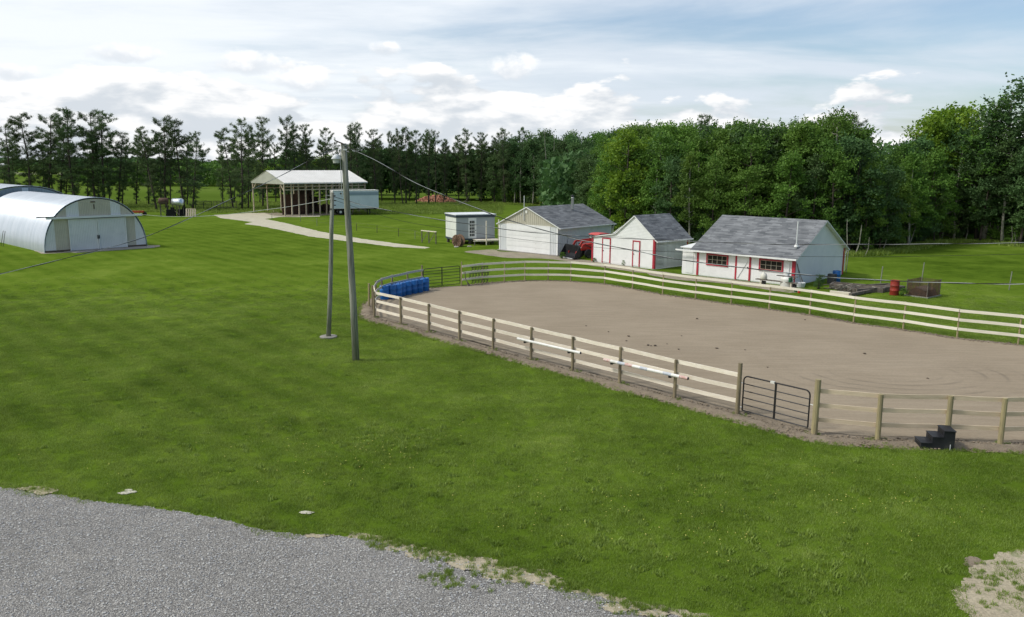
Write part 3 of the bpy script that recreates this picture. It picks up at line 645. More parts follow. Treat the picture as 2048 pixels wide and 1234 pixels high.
def ribbed(root, name, m, O, D, Nn, s0, s1, z0, ztop, pitch=.25, depth=.02, rw=.05):
    """vertical ribbed sheet from O along D (unit), ribs proud along Nn; ztop(s) gives the upper edge"""
    O, D, Nn = Vector(O), Vector(D), Vector(Nn); prof = []; s = s0
    while s < s1 - 1e-6:
        for ds, h in ((0, 0), (pitch - rw, 0), (pitch - rw * .75, depth), (pitch - rw * .25, depth), (pitch, 0)):
            if s + ds <= s1 + 1e-6 and (not prof or s + ds > prof[-1][0] + 1e-6): prof.append((s + ds, h))
        s += pitch
    if prof[-1][0] < s1 - 1e-4: prof.append((s1, 0))
    vs = []
    for s, h in prof:
        p = O + D * s + Nn * h; zt = ztop(s) if callable(ztop) else ztop
        vs += [(p.x, p.y, z0), (p.x, p.y, max(z0, zt))]
    b = MB(); b.add(vs, [(2 * i, 2 * i + 2, 2 * i + 3, 2 * i + 1) for i in range(len(prof) - 1)]); return b.build(name, m, root)
def lapped(root, name, m, O, D, Nn, z0, z1, left, right, lap=.12, depth=.018):
    O, D, Nn = Vector(O), Vector(D), Vector(Nn); b = MB(); z = z0
    while z < z1 - .01:
        zt = min(z + lap, z1); q = []
        for zz, off in ((z, depth), (zt, .002)):
            q.append((O + D * left(zz) + Nn * off, O + D * right(zz) + Nn * off, zz))
        v = [(q[0][0].x, q[0][0].y, z), (q[0][1].x, q[0][1].y, z), (q[1][1].x, q[1][1].y, zt), (q[1][0].x, q[1][0].y, zt)]
        u0 = O + D * left(z); u1 = O + D * right(z); v += [(u0.x, u0.y, z), (u1.x, u1.y, z)]
        b.add(v, [(0, 1, 2, 3), (4, 5, 1, 0)]); z = zt
    return b.build(name, m, root)
def window(root, u0, u1, z0, z1, cols, rows, y=0.0, trim=.11, frame_mat=RED, mun=.024):
    f = MB(); o = .05
    f.bb(u0 - trim, u1 + trim, y - o, y, z1, z1 + trim).bb(u0 - trim, u1 + trim, y - o - .01, y, z0 - trim, z0).bb(u0 - trim, u0, y - o, y, z0, z1).bb(u1, u1 + trim, y - o, y, z0, z1)
    w = f.build('window', frame_mat, root)
    s = MB(); wd = u1 - u0; hh = z1 - z0; e = .022
    s.bb(u0, u1, y - .035, y, z0, z0 + e).bb(u0, u1, y - .035, y, z1 - e, z1).bb(u0, u0 + e, y - .035, y, z0 + e, z1 - e).bb(u1 - e, u1, y - .035, y, z0 + e, z1 - e)
    for i in range(1, cols): s.bb(u0 + wd * i / cols - mun / 2, u0 + wd * i / cols + mun / 2, y - .03, y, z0 + e, z1 - e)
    for j in range(1, rows): s.bb(u0 + e, u1 - e, y - .028, y, z0 + hh * j / rows - mun / 2, z0 + hh * j / rows + mun / 2)
    s.build('muntins', mat('old_cream', (.52, .47, .36), None, 3, .7), w)
    pw, ph = wd / cols - mun, hh / rows - mun; pm = MB().box((0, 0, 0), (pw, .006, ph)).mesh('pane', GLASS)
    for i in range(cols):
        for j in range(rows):
            q = inst('pane', pm, w, (u0 + wd * (i + .5) / cols, y - .014, z0 + hh * (j + .5) / rows)); q.rotation_euler = (random.uniform(-.02, .02), 0, random.uniform(-.02, .02))
    return w
# --- garage
GA = math.radians(-42.0); GFR = G(1115, 512); GW = 7.4; GO = GFR - Vector((math.cos(GA), math.sin(GA), 0)) * GW
gar = thing('garage', 'garage with tan ribbed gable, wide white overhead door and a roof chimney', 'garage', GO, GA)
GL_, GE, GP, GPU = 8.6, 2.70, 4.35, 3.6
def gtop(s): return GE + (GP - GE) * (s / GPU if s < GPU else (GW - s) / (GW - GPU))
X, Y = (1, 0, 0), (0, 1, 0)
core = MB(); core.prism([(0.01, 0), (GW - .01, 0), (GW - .01, GE - .05), (GPU, GP - .05), (.01, GE - .05)], lambda a, b: (a, .01, b), lambda a, b: (a, GL_, b)); core.build('wall', GREYMETAL, gar, label='plain inner shell of the walls')
ribbed(gar, 'wall_panel', GREYMETAL, (0, 0, 0), X, (0, -1, 0), 0, .98, .06, 2.66, .2, .02)
ribbed(gar, 'wall_panel', GREYMETAL, (0, 0, 0), X, (0, -1, 0), 6.52, GW, .06, 2.66, .2, .02)
ribbed(gar, 'gable_panel', TANMETAL, (0, -.012, 0), X, (0, -1, 0), 0, GW, 2.66, gtop, .24, .028, .07)
ribbed(gar, 'side_wall', GREYMETAL, (GW, 0, 0), Y, (1, 0, 0), 0, GL_, .05, GE, .3, .015)
ribbed(gar, 'side_wall', GREYMETAL, (0, 0, 0), Y, (-1, 0, 0), 0, GL_, .05, GE, .3, .015)
gd = MB().bb(.98, 1.03, -.05, .0, 0, 2.62).bb(6.47, 6.52, -.05, 0, 0, 2.62).bb(.98, 6.52, -.05, 0, 2.62, 2.70).build('garage_door', WHITE, gar)
pm = MB().box((0, 0, 0), (5.42, .04, .505))
for k in range(11): pm.box((-2.46 + k * .492, -.021, 0), (.40, .006, .33))
pm = pm.mesh('door_panel', WHITE)
for k in range(5): q = inst('door_panel', pm, gd, (3.75, -.022, .275 + .522 * k)); q.rotation_euler[0] = (.018 if k % 2 else -.008)
MB().bb(3.42, 3.66, -.07, -.03, 3.78, 4.05).build('gable_light', PLASTIC_W, gar)
MB().bb(2.86, 2.92, -.06, -.03, 3.55, 3.75).build('vent', GREYMETAL, gar)
MB().bb(3.3, 3.36, -.09, -.03, 3.1, 3.16).build('floodlight', BLACK, gar)
oh = .32; slR = (GP - GE) / (GW - GPU); slL = (GP - GE) / GPU; zr = GP + .06
roof_slope(gar, 'roof', MATS['shingles_blue'], (GW + oh, -.15, zr - slR * (GW - GPU + oh)), (GW + oh, GL_ + .2, zr - slR * (GW - GPU + oh)), (GPU, GL_ + .2, zr), (GPU, -.15, zr))
roof_slope(gar, 'roof', MATS['shingles_blue'], (-oh, -.15, zr - slL * (GPU + oh)), (-oh, GL_ + .2, zr - slL * (GPU + oh)), (GPU, GL_ + .2, zr), (GPU, -.15, zr))
deck(gar, 'roof_deck', WHITE2, (GW + oh, -.16, zr - slR * (GW - GPU + oh)), (GW + oh, GL_ + .21, zr - slR * (GW - GPU + oh)), (GPU + .002, GL_ + .21, zr), (GPU + .002, -.16, zr))
deck(gar, 'roof_deck', WHITE2, (-oh, -.16, zr - slL * (GPU + oh)), (-oh, GL_ + .21, zr - slL * (GPU + oh)), (GPU - .002, GL_ + .21, zr), (GPU - .002, -.16, zr))
MB().bb(GW + oh, GW + oh + .09, -.16, GL_ + .25, zr - slR * (GW - GPU + oh) - .12, zr - slR * (GW - GPU + oh) - .02).build('gutter', WHITE, gar)
MB().tube([(GW + .1, GL_ + .1, 0), (GW + .1, GL_ + .1, 2.3), (GW + .3, GL_ + .15, 2.5)], .04).build('downspout', WHITE, gar)
ch = MB().lathe([(.14, 4.0), (.14, 5.15), (.16, 5.15), (.16, 5.2)], (4.7, 5.6, 0), 14).build('chimney', WHITE2, gar, True)
MB().lathe([(.10, 5.22), (.10, 5.3), (.2, 5.32), (.05, 5.44)], (4.7, 5.6, 0), 14).build('chimney_cap', BLACK, ch)
MB().tube([(3.3, -.10, 3.1), (3.3, -.10, 5.45)], .035).build('mast', GREYMETAL, gar)
MB().bb(.0, .12, -.04, 0, 0, 2.68).build('corner_trim', WHITE, gar); MB().bb(GW - .1, GW + .03, -.04, .0, 0, 2.68).build('corner_trim', WHITE, gar)
MB().bb(-.1, GW + .2, -.30, .05, -.05, .07).build('floor_slab', CONCRETE, gar)

# --- middle shed
SA = math.radians(-48.5); SFR = G(1308, 539); SW = 6.95; SO = SFR - Vector((math.cos(SA), math.sin(SA), 0)) * SW
sh = thing('lean_to_shed', 'small white shed with two red-framed doors between the garage and the barn', 'shed', SO, SA)
SL = 4.4; SPU, SPZ, SEZ = 4.78, 4.25, 2.50
MB().prism([(0, 0), (SW, 0), (SW, SEZ), (SPU, SPZ - .04), (2.72, 2.60), (0, 2.18)], lambda a, b: (a, .02, b), lambda a, b: (a, SL, b)).build('wall', WHITE2, sh)
ribbed(sh, 'front_wall', WHITE, (0, 0, 0), X, (0, -1, 0), 0, SW, .08, lambda s: min(2.44, 2.18 + s * .12), .2, -.006, .03)
ribbed(sh, 'side_wall', GREY_AND_SHADE, (SW, .0, 0), Y, (1, 0, 0), 0, SL, .08, SEZ, .2, -.006, .03)
lapped(sh, 'gable_siding', WHITE2, (0, -.005, 0), X, (0, -1, 0), 2.44, SPZ, lambda z: 2.05 + (z - 2.44) * (SPU - 2.05) / (SPZ - 2.44), lambda z: SW - (z - 2.44) * (SW - SPU) / (SPZ - 2.44))
for u in (0.0, SW - .17): MB().bb(u, u + .17, -.045, .0, .05, 2.16 if u == 0 else 2.46).build('corner_trim', RED, sh)
MB().bb(SW - .02, SW + .035, -.045, .12, .05, 2.46).build('corner_trim', RED, sh)
MB().bb(SW - .02, SW + .03, SL - .12, SL, 1.4, 2.46).build('corner_trim', RED, sh)
for u0, u1 in ((1.22, 2.2), (4.63, 5.44)):
    d = MB().bb(u0 + .1, u1 - .1, -.03, .0, .12, 2.1).build('door', WHITE, sh)
    MB().bb(u0 + .1, u1 - .1, -.035, -.03, 1.24, 1.27).bb(u0 + .13, u0 + .14, -.034, -.03, .15, 2.05).build('door_seam', GREYMETAL, d)
    MB().bb(u0, u0 + .1, -.05, 0, .05, 2.22).bb(u1 - .1, u1, -.05, 0, .05, 2.22).bb(u0 + .1, u1 - .1, -.05, 0, 2.12, 2.22).build('door_frame', RED, d)
    MB().bb(u0 + .14, u0 + .2, -.08, -.03, 1.05, 1.12).build('handle', BLACK, d)
zr = SPZ + .06; sl = (SPZ - SEZ) / (SW - SPU)
roof_slope(sh, 'roof', MATS['shingles_blue'], (SW + .28, -.12, zr - sl * (SW - SPU + .28)), (SW + .28, SL + .2, zr - sl * (SW - SPU + .28)), (SPU, SL + .2, zr), (SPU, -.12, zr))
deck(sh, 'roof_deck', WHITE2, (SW + .28, -.13, zr - sl * (SW - SPU + .28)), (SW + .28, SL + .21, zr - sl * (SW - SPU + .28)), (SPU + .002, SL + .21, zr), (SPU + .002, -.13, zr))
deck(sh, 'roof_deck', WHITE2, (2.66, -.13, 2.66), (2.66, SL + .2, 2.66), (SPU - .002, SL + .2, zr), (SPU - .002, -.13, zr))
roof_slope(sh, 'roof', MATS['shingles_blue'], (2.66, -.12, 2.68), (2.66, SL + .2, 2.68), (SPU, SL + .2, zr + .01), (SPU, -.12, zr + .01))
deck(sh, 'roof_deck', WHITE2, (-.22, -.13, 2.2), (-.22, SL + .2, 2.2), (2.655, SL + .2, 2.665), (2.655, -.13, 2.665))
roof_slope(sh, 'roof', MATS['shingles_blue'], (-.22, -.12, 2.22), (-.22, SL + .2, 2.22), (2.655, SL + .2, 2.685), (2.655, -.12, 2.685))
MB().bb(SW + .28, SW + .37, -.13, SL + .3, zr - sl * (SW - SPU + .28) - .12, zr - sl * (SW - SPU + .28) - .02).build('gutter', WHITE, sh)

# --- barn
BA = math.radians(-43.5); BFR = G(1587, 572.5); BW = 9.2; BO = BFR - Vector((math.cos(BA), math.sin(BA), 0)) * BW
ba = thing('white_barn', 'long white barn with two red-framed windows, a braced door and a grey shingle roof', 'barn', BO, BA)
BL, BE, BP, BV, B0 = 8.8, 2.12, 4.42, 4.4, 1.34
MB().prism([(.0, 0), (BL, 0), (BL, BE), (BV, BP - .08), (.0, BE)], lambda a, b: (B0 + .0, a + .02, b), lambda a, b: (BW - .02, a + .02, b)).build('wall', GREY_AND_SHADE, ba)
ribbed(ba, 'front_wall', WHITE, (0, 0, 0), X, (0, -1, 0), B0, BW, .05, BE, .2, -.006, .03)
def blim(z, side):
    if z < BE: return 0.0 if side == 0 else BL
    t = (z - BE) / (BP - .1 - BE); return BV * t if side == 0 else BL - (BL - BV) * t
lapped(ba, 'gable_siding', GREY_AND_SHADE, (BW - .018, 0, 0), Y, (1, 0, 0), .08, BP - .1, lambda z: blim(z, 0), lambda z: blim(z, 1), .2, .012)
MB().bb(0, B0 - .01, .05, 2.2, 0, 2.08).build('annex_wall', WHITE, ba)
ad = MB().bb(.38, 1.0, .02, .05, .12, 1.82).build('annex_door', WHITE2, ba)
MB().bb(.30, 1.1, .0, .05, 1.83, 1.87).bb(.36, .38, .03, .05, .1, 1.82).build('door_seam', GREYMETAL, ad)
deck(ba, 'annex_roof', WHITE2, (-.15, -.1, 2.14), (B0 - .25, -.1, 2.14), (B0 - .25, 2.3, 2.3), (-.15, 2.3, 2.3), .07)
sl = (BP - BE) / BV; zr = BP + .06; e = .36
roof_slope(ba, 'roof', MATS['shingles'], (B0 - .45, -e, zr - sl * (BV + e)), (BW + .3, -e, zr - sl * (BV + e)), (BW + .3, BV, zr), (B0 - .45, BV, zr))
roof_slope(ba, 'roof', MATS['shingles'], (BW + .3, BL + e, zr - sl * (BV + e)), (B0 - .45, BL + e, zr - sl * (BV + e)), (B0 - .45, BV, zr), (BW + .3, BV, zr))
deck(ba, 'roof_deck', WHITE2, (B0 - .46, -e, zr - sl * (BV + e)), (BW + .31, -e, zr - sl * (BV + e)), (BW + .31, BV - .002, zr), (B0 - .46, BV - .002, zr), .08)
deck(ba, 'roof_deck', WHITE2, (BW + .31, BL + e, zr - sl * (BV + e)), (B0 - .46, BL + e, zr - sl * (BV + e)), (B0 - .46, BV + .002, zr), (BW + .31, BV + .002, zr), .08)
zg = zr - sl * (BV + e)
MB().bb(-.35, BW + .25, -e - .10, -e, zg - .13, zg - .02).build('gutter', WHITE, ba)
MB().tube([(8.8, -e - .05, zg - .1), (8.8, -.06, zg - .3), (8.8, -.06, .9)], .035).build('downspout', WHITE, ba)
MB().tube([(BW + .1, BL + e, zg - .1), (BW + .1, BL + .05, zg - .35), (BW + .1, BL + .05, .3)], .04).build('downspout', WHITE, ba)
for u0, u1 in ((B0, B0 + .16), (BW - .2, BW + .02)): MB().bb(u0, u1, -.045, -.0, .03, BE - .04).build('corner_trim', RED, ba)
MB().bb(BW + .005, BW + .04, -.04, .08, .03, BE - .04).build('corner_trim', RED, ba); MB().bb(BW + .0, BW + .04, BL - .14, BL + .03, .03, BE - .04).build('corner_trim', RED, ba)
window(ba, 2.27, 3.90, 1.0, 1.68, 4, 2); window(ba, 6.60, 8.25, 1.0, 1.66, 4, 2)
bd = MB().bb(4.74, 5.72, -.03, .0, .06, 1.92).build('door', WHITE, ba)
MB().bb(4.60, 4.74, -.05, 0, .03, 2.02).bb(5.72, 5.86, -.05, 0, .03, 2.02).bb(4.74, 5.72, -.05, 0, 1.95, 2.02).build('door_frame', RED, bd)
MB().bar((4.84, -.045, .15), (5.62, -.045, 1.5), .02, .05, (0, 1, 0)).build('brace', GREYMETAL, bd)
MB().bb(5.60, 5.66, -.08, -.03, .95, 1.05).build('handle', BLACK, bd)
pb_ = MB().tube([(8.85, .8, 2.6), (8.85, .8, 4.55)], .045).build('vent_pipe', GREYMETAL, ba)
MB().lathe([(.16, 2.72), (.13, 2.86), (.06, 2.95)], (8.85, .8, 0), 12).build('flashing', WHITE2, pb_)

# --- quonset huts
def quonset(O, ang, W, Ht, L, m_shell, nm, label, u_off=0):
    r = thing(nm, label, 'shed', O, ang); N = 28; a = W / 2; st = .07; k = int(L / st); vs = []
    for i in range(k + 1):
        v = i * st; amp = .06 * math.cos(2 * PI * v / .42)
        for j in range(N + 1):
            t = PI * j / N; c, s = math.cos(t), math.sin(t); x = a - (a + amp) * math.copysign(abs(c) ** .93, c); z = (Ht + amp) * abs(s) ** .93
            vs.append((x, v, z))
    b = MB(); b.add(vs, [(i * (N + 1) + j, i * (N + 1) + j + 1, (i + 1) * (N + 1) + j + 1, (i + 1) * (N + 1) + j) for i in range(k) for j in range(N)])
    b.build('shell', m_shell, r, True)
    e = MB(); pts = []
    for j in range(N + 1):
        t = PI * j / N; c, s = math.cos(t), math.sin(t); pts.append((a - (a + .045) * math.copysign(abs(c) ** .93, c), -.04, (Ht + .045) * abs(s) ** .93))
    e.tube(pts, .035, 5); e.build('arch_trim', GALV_END, r)
    def top(s):
        q = max(-1, min(1, (a - s) / a)); c = abs(q) ** (1 / .93); return Ht * max(0.0, 1 - c * c) ** .5 ** 1.0 * .985 if True else 0
    return r, top
q1, qtop = quonset(QO, QA, 9.27, 4.93, 20.6, GALV, 'quonset_hut', 'silver corrugated arched hut with sliding doors and pale and beige end panels')
def qpan(s): return qtop(s)
for s0, s1, m_ in ((.04, 1.1, TANMETAL), (1.1, 2.1, TANMETAL), (2.1, 3.2, GREYMETAL), (3.2, 6.1, TANMETAL), (6.1, 7.0, GREYMETAL), (7.0, 8.2, TANMETAL), (8.2, 9.2, GREYMETAL)):
    if qtop((s0 + s1) / 2) > 3.2: ribbed(q1, 'end_panel', m_, (0, .0, 0), X, (0, -1, 0), s0, s1, 3.18, qpan, .15, .014, .04)
for s0, s1, m_ in ((.02, .96, GREYMETAL), (.96, 2.2, TANMETAL), (7.35, 8.3, TANMETAL), (8.3, 9.24, GREYMETAL)):
    ribbed(q1, 'end_panel', m_, (0, .0, 0), X, (0, -1, 0), s0, s1, .18, lambda s: min(3.18, qtop(s)), .15, .014, .04)
MB().bb(.05, 2.2, -.02, .12, 0, .18).build('foundation', SOIL_DARK, q1); MB().bb(7.35, 9.22, -.02, .12, 0, .18).build('foundation', SOIL_DARK, q1)
for s0, s1 in ((2.15, 4.70), (4.74, 7.4)):
    dd = ribbed(q1, 'sliding_door', GREYMETAL, (0, -.1, 0), X, (0, -1, 0), s0, s1, .07, 3.0, .15, .012, .04)
    MB().bb(s0 + .0, s0 + .09, -.15, -.105, .06, 3.0).build('door_stile', WHITE2, dd); MB().bb(s1 - .09, s1, -.15, -.105, .06, 3.0).build('door_stile', WHITE2, dd)
    hx = s1 - .05 if s0 < 3 else s0 + .05
    MB().bb(hx - .03, hx + .03, -.22, -.15, 1.05, 1.4).build('handle', BLACK, dd)
MB().bb(.3, 8.95, -.34, -.02, 3.08, 3.26).build('door_track', GREY_AND_SHADE, q1)
MB().bar((-.5, -.18, 3.3), (1.1, -.18, 3.3), .1, .1).build('track_end', DARK, q1)
MB().bb(4.55, 4.62, -.06, -.02, 3.9, 4.35).bb(4.3, 4.72, -.07, -.03, 4.52, 4.62).build('bracket', RUST, q1)
Q2O = QL(5.0 - 6.6, 22); q2, q2top = quonset(Q2O, QA, 13.2, 5.5, 16, GALV, 'quonset_hut', 'larger arched metal hut with blue-grey end wall behind the silver one')
ribbed(q2, 'end_panel', GALV_END, (0, 0, 0), X, (0, -1, 0), .05, 13.1, .1, lambda s: qtop2(s) if False else q2top(s), .3, .025, .06)
MB().bb(6.35, 7.0, -.09, -.03, 4.55, 5.3).build('gable_door', TRAILER_SHADE, q2)
fr = QL(-1.05, 9.6); fo = thing('leaning_rack', 'narrow dark metal frame leaning on the side of the silver arched hut', 'frame', fr, QA)
MB().tube([(0, .0, 0), (.35, .1, 1.5), (.35, -.55, 1.5), (0, -.65, 0)], .025).build('frame', BLACK, fo)

# --- open pole barn
PA = math.radians(43.9); PO = G(570.5, 432); pl = thing('pole_barn', 'open timber pole barn with cream metal roof at the foot of the pines', 'barn', PO, PA)
PW, PD, PE, PZ = 15.0, 10.6, 5.1, 6.9
pmesh = MB().box((0, 0, PE / 2), (.17, .17, PE)).mesh('post', WOOD_POLE)
us = [i * PW / 12 for i in range(13)]
for u in us:
    inst('post', pmesh, pl, (u, 0, 0))
    if us.index(u) % 2 == 0: inst('post', pmesh, pl, (u, PD, 0))
for v in (PD * .86, PD * .70):
    inst('post', pmesh, pl, (PW, v, 0))
for z in (4.08, 4.62): MB().bb(-.1, PW + .1, -.13, -.09, z - .07, z + .07).build('girt', WOOD_POLE, pl)
for z in (4.08, 4.62): MB().bb(0, PW, PD + .09, PD + .13, z - .07, z + .07).build('girt', WOOD_POLE, pl)
MB().bb(-.1, PW + .1, -.12, .12, PE - .02, PE + .18).build('beam', WOOD_POLE, pl); MB().bb(-.1, PW + .1, PD - .12, PD + .12, PE - .02, PE + .18).build('beam', WOOD_POLE, pl)
MB().bar((0, .1, 3.9), (0, 1.3, PE), .12, .1).build('brace', WOOD_POLE, pl); MB().bar((0, PD - .1, 3.9), (0, PD - 1.3, PE), .12, .1).build('brace', WOOD_POLE, pl)
for u in us[1:]:
    MB().bar((u, 0, PE + .05), (u, PD, PE + .05), .05, .12).bar((u, 0, PE + .05), (u, PD / 2, PZ - .1), .05, .1).bar((u, PD, PE + .05), (u, PD / 2, PZ - .1), .05, .1).bar((u, PD * .25, PE + .05), (u, PD / 2, PZ - .1), .05, .08).build('truss', WOOD_POST, pl)
ribbed(pl, 'gable_panel', GABLEMETAL, (-.15, 0, 0), Y, (-1, 0, 0), -.3, PD + .3, PE - .15, lambda s: PE + .15 + (PZ - PE) * (1 - abs(s - PD / 2) / (PD / 2 + .3)), .3, .02)
ribbed(pl, 'gable_panel', GABLEMETAL, (PW + .15, 0, 0), Y, (1, 0, 0), -.3, PD + .3, PE - .15, lambda s: PE + .15 + (PZ - PE) * (1 - abs(s - PD / 2) / (PD / 2 + .3)), .3, .02)
def metal_roof(root, m, u0, u1, v0, z0, v1, z1, pitch=.45):
    b = MB(); s = u0; pr = []
    while s < u1: pr += [(s, 0), (s + pitch - .08, 0), (s + pitch - .06, .03), (s + pitch - .02, .03)]; s += pitch
    vs = [];
    for s, h in pr: vs += [(min(s, u1), v0, z0 + h), (min(s, u1), v1, z1 + h)]
    b.add(vs, [(2 * i, 2 * i + 2, 2 * i + 3, 2 * i + 1) for i in range(len(pr) - 1)]); return b.build('roof', m, root)
metal_roof(pl, ROOFMETAL, -.25, PW + .25, -.45, PE + .08, PD / 2, PZ + .15); metal_roof(pl, ROOFMETAL, -.25, PW + .25, PD + .45, PE + .08, PD / 2, PZ + .15)
MB().bb(-.25, PW + .25, -.5, -.455, PE - .1, PE + .1).build('fascia', ROOFMETAL, pl)
# round bales under the roof
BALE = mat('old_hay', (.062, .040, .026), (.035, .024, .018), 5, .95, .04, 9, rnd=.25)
PLc = local(PO, PA); balem = MB().lathe([(.0, -.65), (.66, -.65), (.74, -.5), (.74, .5), (.66, .65), (.0, .65)], (0, 0, .74), 18, 'y').mesh('hay_bale', BALE)
for i, (u, v, z, lb) in enumerate(((3.6, 4.0, 0, 'dark round hay bale at the bottom left of the stack in the pole barn'), (5.1, 4.0, 0, 'dark round hay bale second along the bottom of the stack in the pole barn'), (6.6, 4.0, 0, 'dark round hay bale third along the bottom of the stack in the pole barn'), (8.1, 4.0, 0, 'dark round hay bale fourth along the bottom of the stack in the pole barn'),
        (9.6, 3.8, 0, 'dark round hay bale at the right end of the stack in the pole barn'), (4.35, 4.0, 1.3, 'hay bale resting on the two leftmost bales in the pole barn'), (5.85, 4.0, 1.3, 'hay bale in the middle of the second layer in the pole barn'), (7.35, 4.0, 1.3, 'hay bale at the right of the second layer in the pole barn'),
        (5.1, 4.0, 2.6, 'topmost left hay bale under the pole barn roof'), (6.6, 4.0, 2.6, 'topmost right hay bale under the pole barn roof'))):
    tag(inst('hay_bale', balem, None, PLc(u, v, z), PA), lb, 'hay bale', 'round hay bales in the pole barn')
tag(MB().bb(-2.4, 2.4, -.03, .03, 0, 3.3).build('tarp', mat('brown_tarp', (.085, .045, .028), (.05, .028, .02), 2, .9)), 'rust-brown tarpaulin hung in front of the hay bales under the pole barn', 'tarp'); _t = bpy.data.objects['tarp']; _t.location = PLc(3.3, 2.6); _t.rotation_euler[2] = PA

# --- cargo trailer
TO = G(668, 430.5); TR = G(750, 428.5); TAn = math.radians(24); tr = thing('box_trailer', 'long white box trailer, its side tinted blue for shade, parked before the pole barn', 'trailer', TO, TAn)
TW = 7.4; TD = 2.5
MB().bb(0, TW, 0, TD, 1.05, 3.86).build('body', TRAILER_SHADE, tr)
MB().bb(-.06, 0, -.01, TD + .01, 1.0, 3.9).build('rear_end', TRAILERW, tr)
MB().bb(-.08, TW + .05, -.04, TD + .04, 3.86, 3.98).build('roof', TRAILERW, tr)
MB().bb(2.3, TW, -.03, 0, 3.15, 3.66).build('side_band', TRAILERD, tr)
MB().bb(.02, TW, -.02, 0, 1.02, 1.14).build('side_rail', TRAILERW, tr)
MB().lathe([(0, 0), (.13, 0), (.13, .02), (0, .02)], (1.2, -.03, 3.45), 14, 'y').build('emblem', BLACK, tr)
for v in (.35, 1.25, 2.15): MB().bb(-.085, -.06, v - .03, v + .03, 1.1, 3.8).build('door_bar', WHITE2, tr)
MB().bb(.1, TW - .2, .5, TD - .5, .82, 1.05).build('chassis', BLACK, tr)
tyre = MB().lathe([(.2, -.13), (.46, -.13), (.5, -.08), (.5, .08), (.46, .13), (.2, .13)], (0, 0, 0), 18, 'y').mesh('wheel', BLACK)
rim = MB().lathe([(.0, -.14), (.2, -.14), (.2, .14), (0, .14)], (0, 0, 0), 12, 'y').mesh('rim', GREYMETAL)
for x in (1.1, 2.2):
    for y in (.15, TD - .15): w_ = inst('wheel', tyre, tr, (x, y, .5)); inst('rim', rim, w_)
for y in (.4, TD - .4): MB().bb(5.9, 6.05, y - .06, y + .06, 0, 1.0).build('landing_leg', BLACK, tr)
MB().bb(-.3, .0, .2, TD - .2, .45, .55).build('bumper', TRAILERW, tr)

# --- little cabin on skids
CO = G(913, 478, .6); CO.z = 0; CA = math.radians(24); cb = thing('site_cabin', 'small flat-roofed cabin on skids with a glazed white door and sunlit end wall coloured paler', 'cabin', CO, CA)
CW, CD = 4.35, 3.3
MB().bb(0, CW, 0, CD, .6, 2.85).build('wall', CABIN_SHADE, cb)
MB().bb(-.03, 0, -.0, CD, .62, 2.85).build('end_wall', CABIN_LIT, cb)
MB().bb(-.08, CW + .08, -.08, CD + .08, 2.83, 3.08).build('fascia', CABINDARK, cb)
MB().bb(-.12, CW + .12, -.12, CD + .12, 3.08, 3.16).build('roof', GREY_AND_SHADE, cb)
MB().bb(-.04, CW, -.04, .0, .42, .62).build('skirt', CABINDARK, cb); MB().bb(-.07, -.03, 0, CD, .42, .62).build('skirt', CABINDARK, cb)
for x in (.15, 1.6, 3.0, 4.2):
    for y in (.3, CD - .3): MB().box((x, y, .2), (.25, .25, .42)).build('block', WOOD_OLD, cb)
d = MB().bb(1.32, 2.24, -.04, 0, .62, 2.78).build('door', WHITE, cb)
pm = MB().box((0, 0, 0), (.14, .012, .26)).mesh('pane', GLASS)
for i in range(3):
    for j in range(5): inst('pane', pm, d, (1.56 + .19 * i, -.045, .98 + .34 * j))
MB().bb(2.12, 2.17, -.09, -.04, 1.4, 1.5).build('handle', BLACK, d)
dk = thing('timber_deck', 'bare timber landing with tall posts at the cabin door', 'deck', CO, CA)
for k in range(9): MB().bb(1.4 + k * .33, 1.70 + k * .33, -1.5, -.1, .52, .56).build('plank', WOOD_PALE, dk)
for x in (1.5, 3.1, 4.3): MB().bb(x - .05, x + .05, -1.45, -1.35, 0, .52).build('leg', WOOD_OLD, dk)
MB().bb(2.7, 2.8, -1.62, -1.52, 0, 2.55).build('tall_post', WOOD_PALE, dk); MB().bb(4.45, 4.55, -.8, -.7, 0, 2.6).build('tall_post', WOOD_PALE, dk)
MB().bb(1.35, 4.5, -1.52, -1.46, .40, .52).build('rim_board', WOOD_PALE, dk)

# ------------------------------------------------------------------ arena fences
def fence(name, label, posts, heights, radii, mpost, closed=False, skip=(), mats=None):
    root = thing(name, label, 'fence', posts[0]); R = Vector(posts[0])
    n = len(posts)
    for i, p in enumerate(posts):
        h = heights[i]; r = radii[i]; q = p - R; tx = random.uniform(-.02, .02); ty = random.uniform(-.02, .02)
        b = MB().tube([(q.x, q.y, -.05), (q.x + tx * .5, q.y + ty * .5, h * .5), (q.x + tx, q.y + ty, h)], [r * 1.06, r, r * .95], 10); b.build('post', mpost[i] if isinstance(mpost, list) else mpost, root, False)
    for i in range(n - 1):
        if i in skip: continue
        a, b_ = posts[i], posts[i + 1]; t = (b_ - a).normalized(); inn = Vector((-t.y, t.x, 0)) * sg
        ha, hb = min(heights[i], heights[i + 1], 1.5), min(heights[i + 1], heights[i], 1.5)
        for k, zt in enumerate((ha - .085, ha - .55, ha - 1.02)):
            ra, rb = radii[i] + .024, radii[i + 1] + .024
            p = a - R + inn * ra + t * .004 + Vector((0, 0, zt + random.uniform(-.012, .012))); q = b_ - R + inn * rb - t * .004 + Vector((0, 0, zt + random.uniform(-.012, .012)))
            mid = (p + q) / 2 + Vector((0, 0, random.uniform(-.015, .01)))
            MB().bar(p, mid, .036, .142).bar(mid, q, .036, .142).build('board', mats[i] if mats else WOOD_PALE, root)
    return root
WOOD_CREAM = mat('cream_board', (.74, .71, .58), (.66, .63, .50), 2.2, .75, .003, 14, stretch=(1, 1, 9), dirt=((.36, .31, .2), 2.6, .62, .74, .5), rnd=.06)
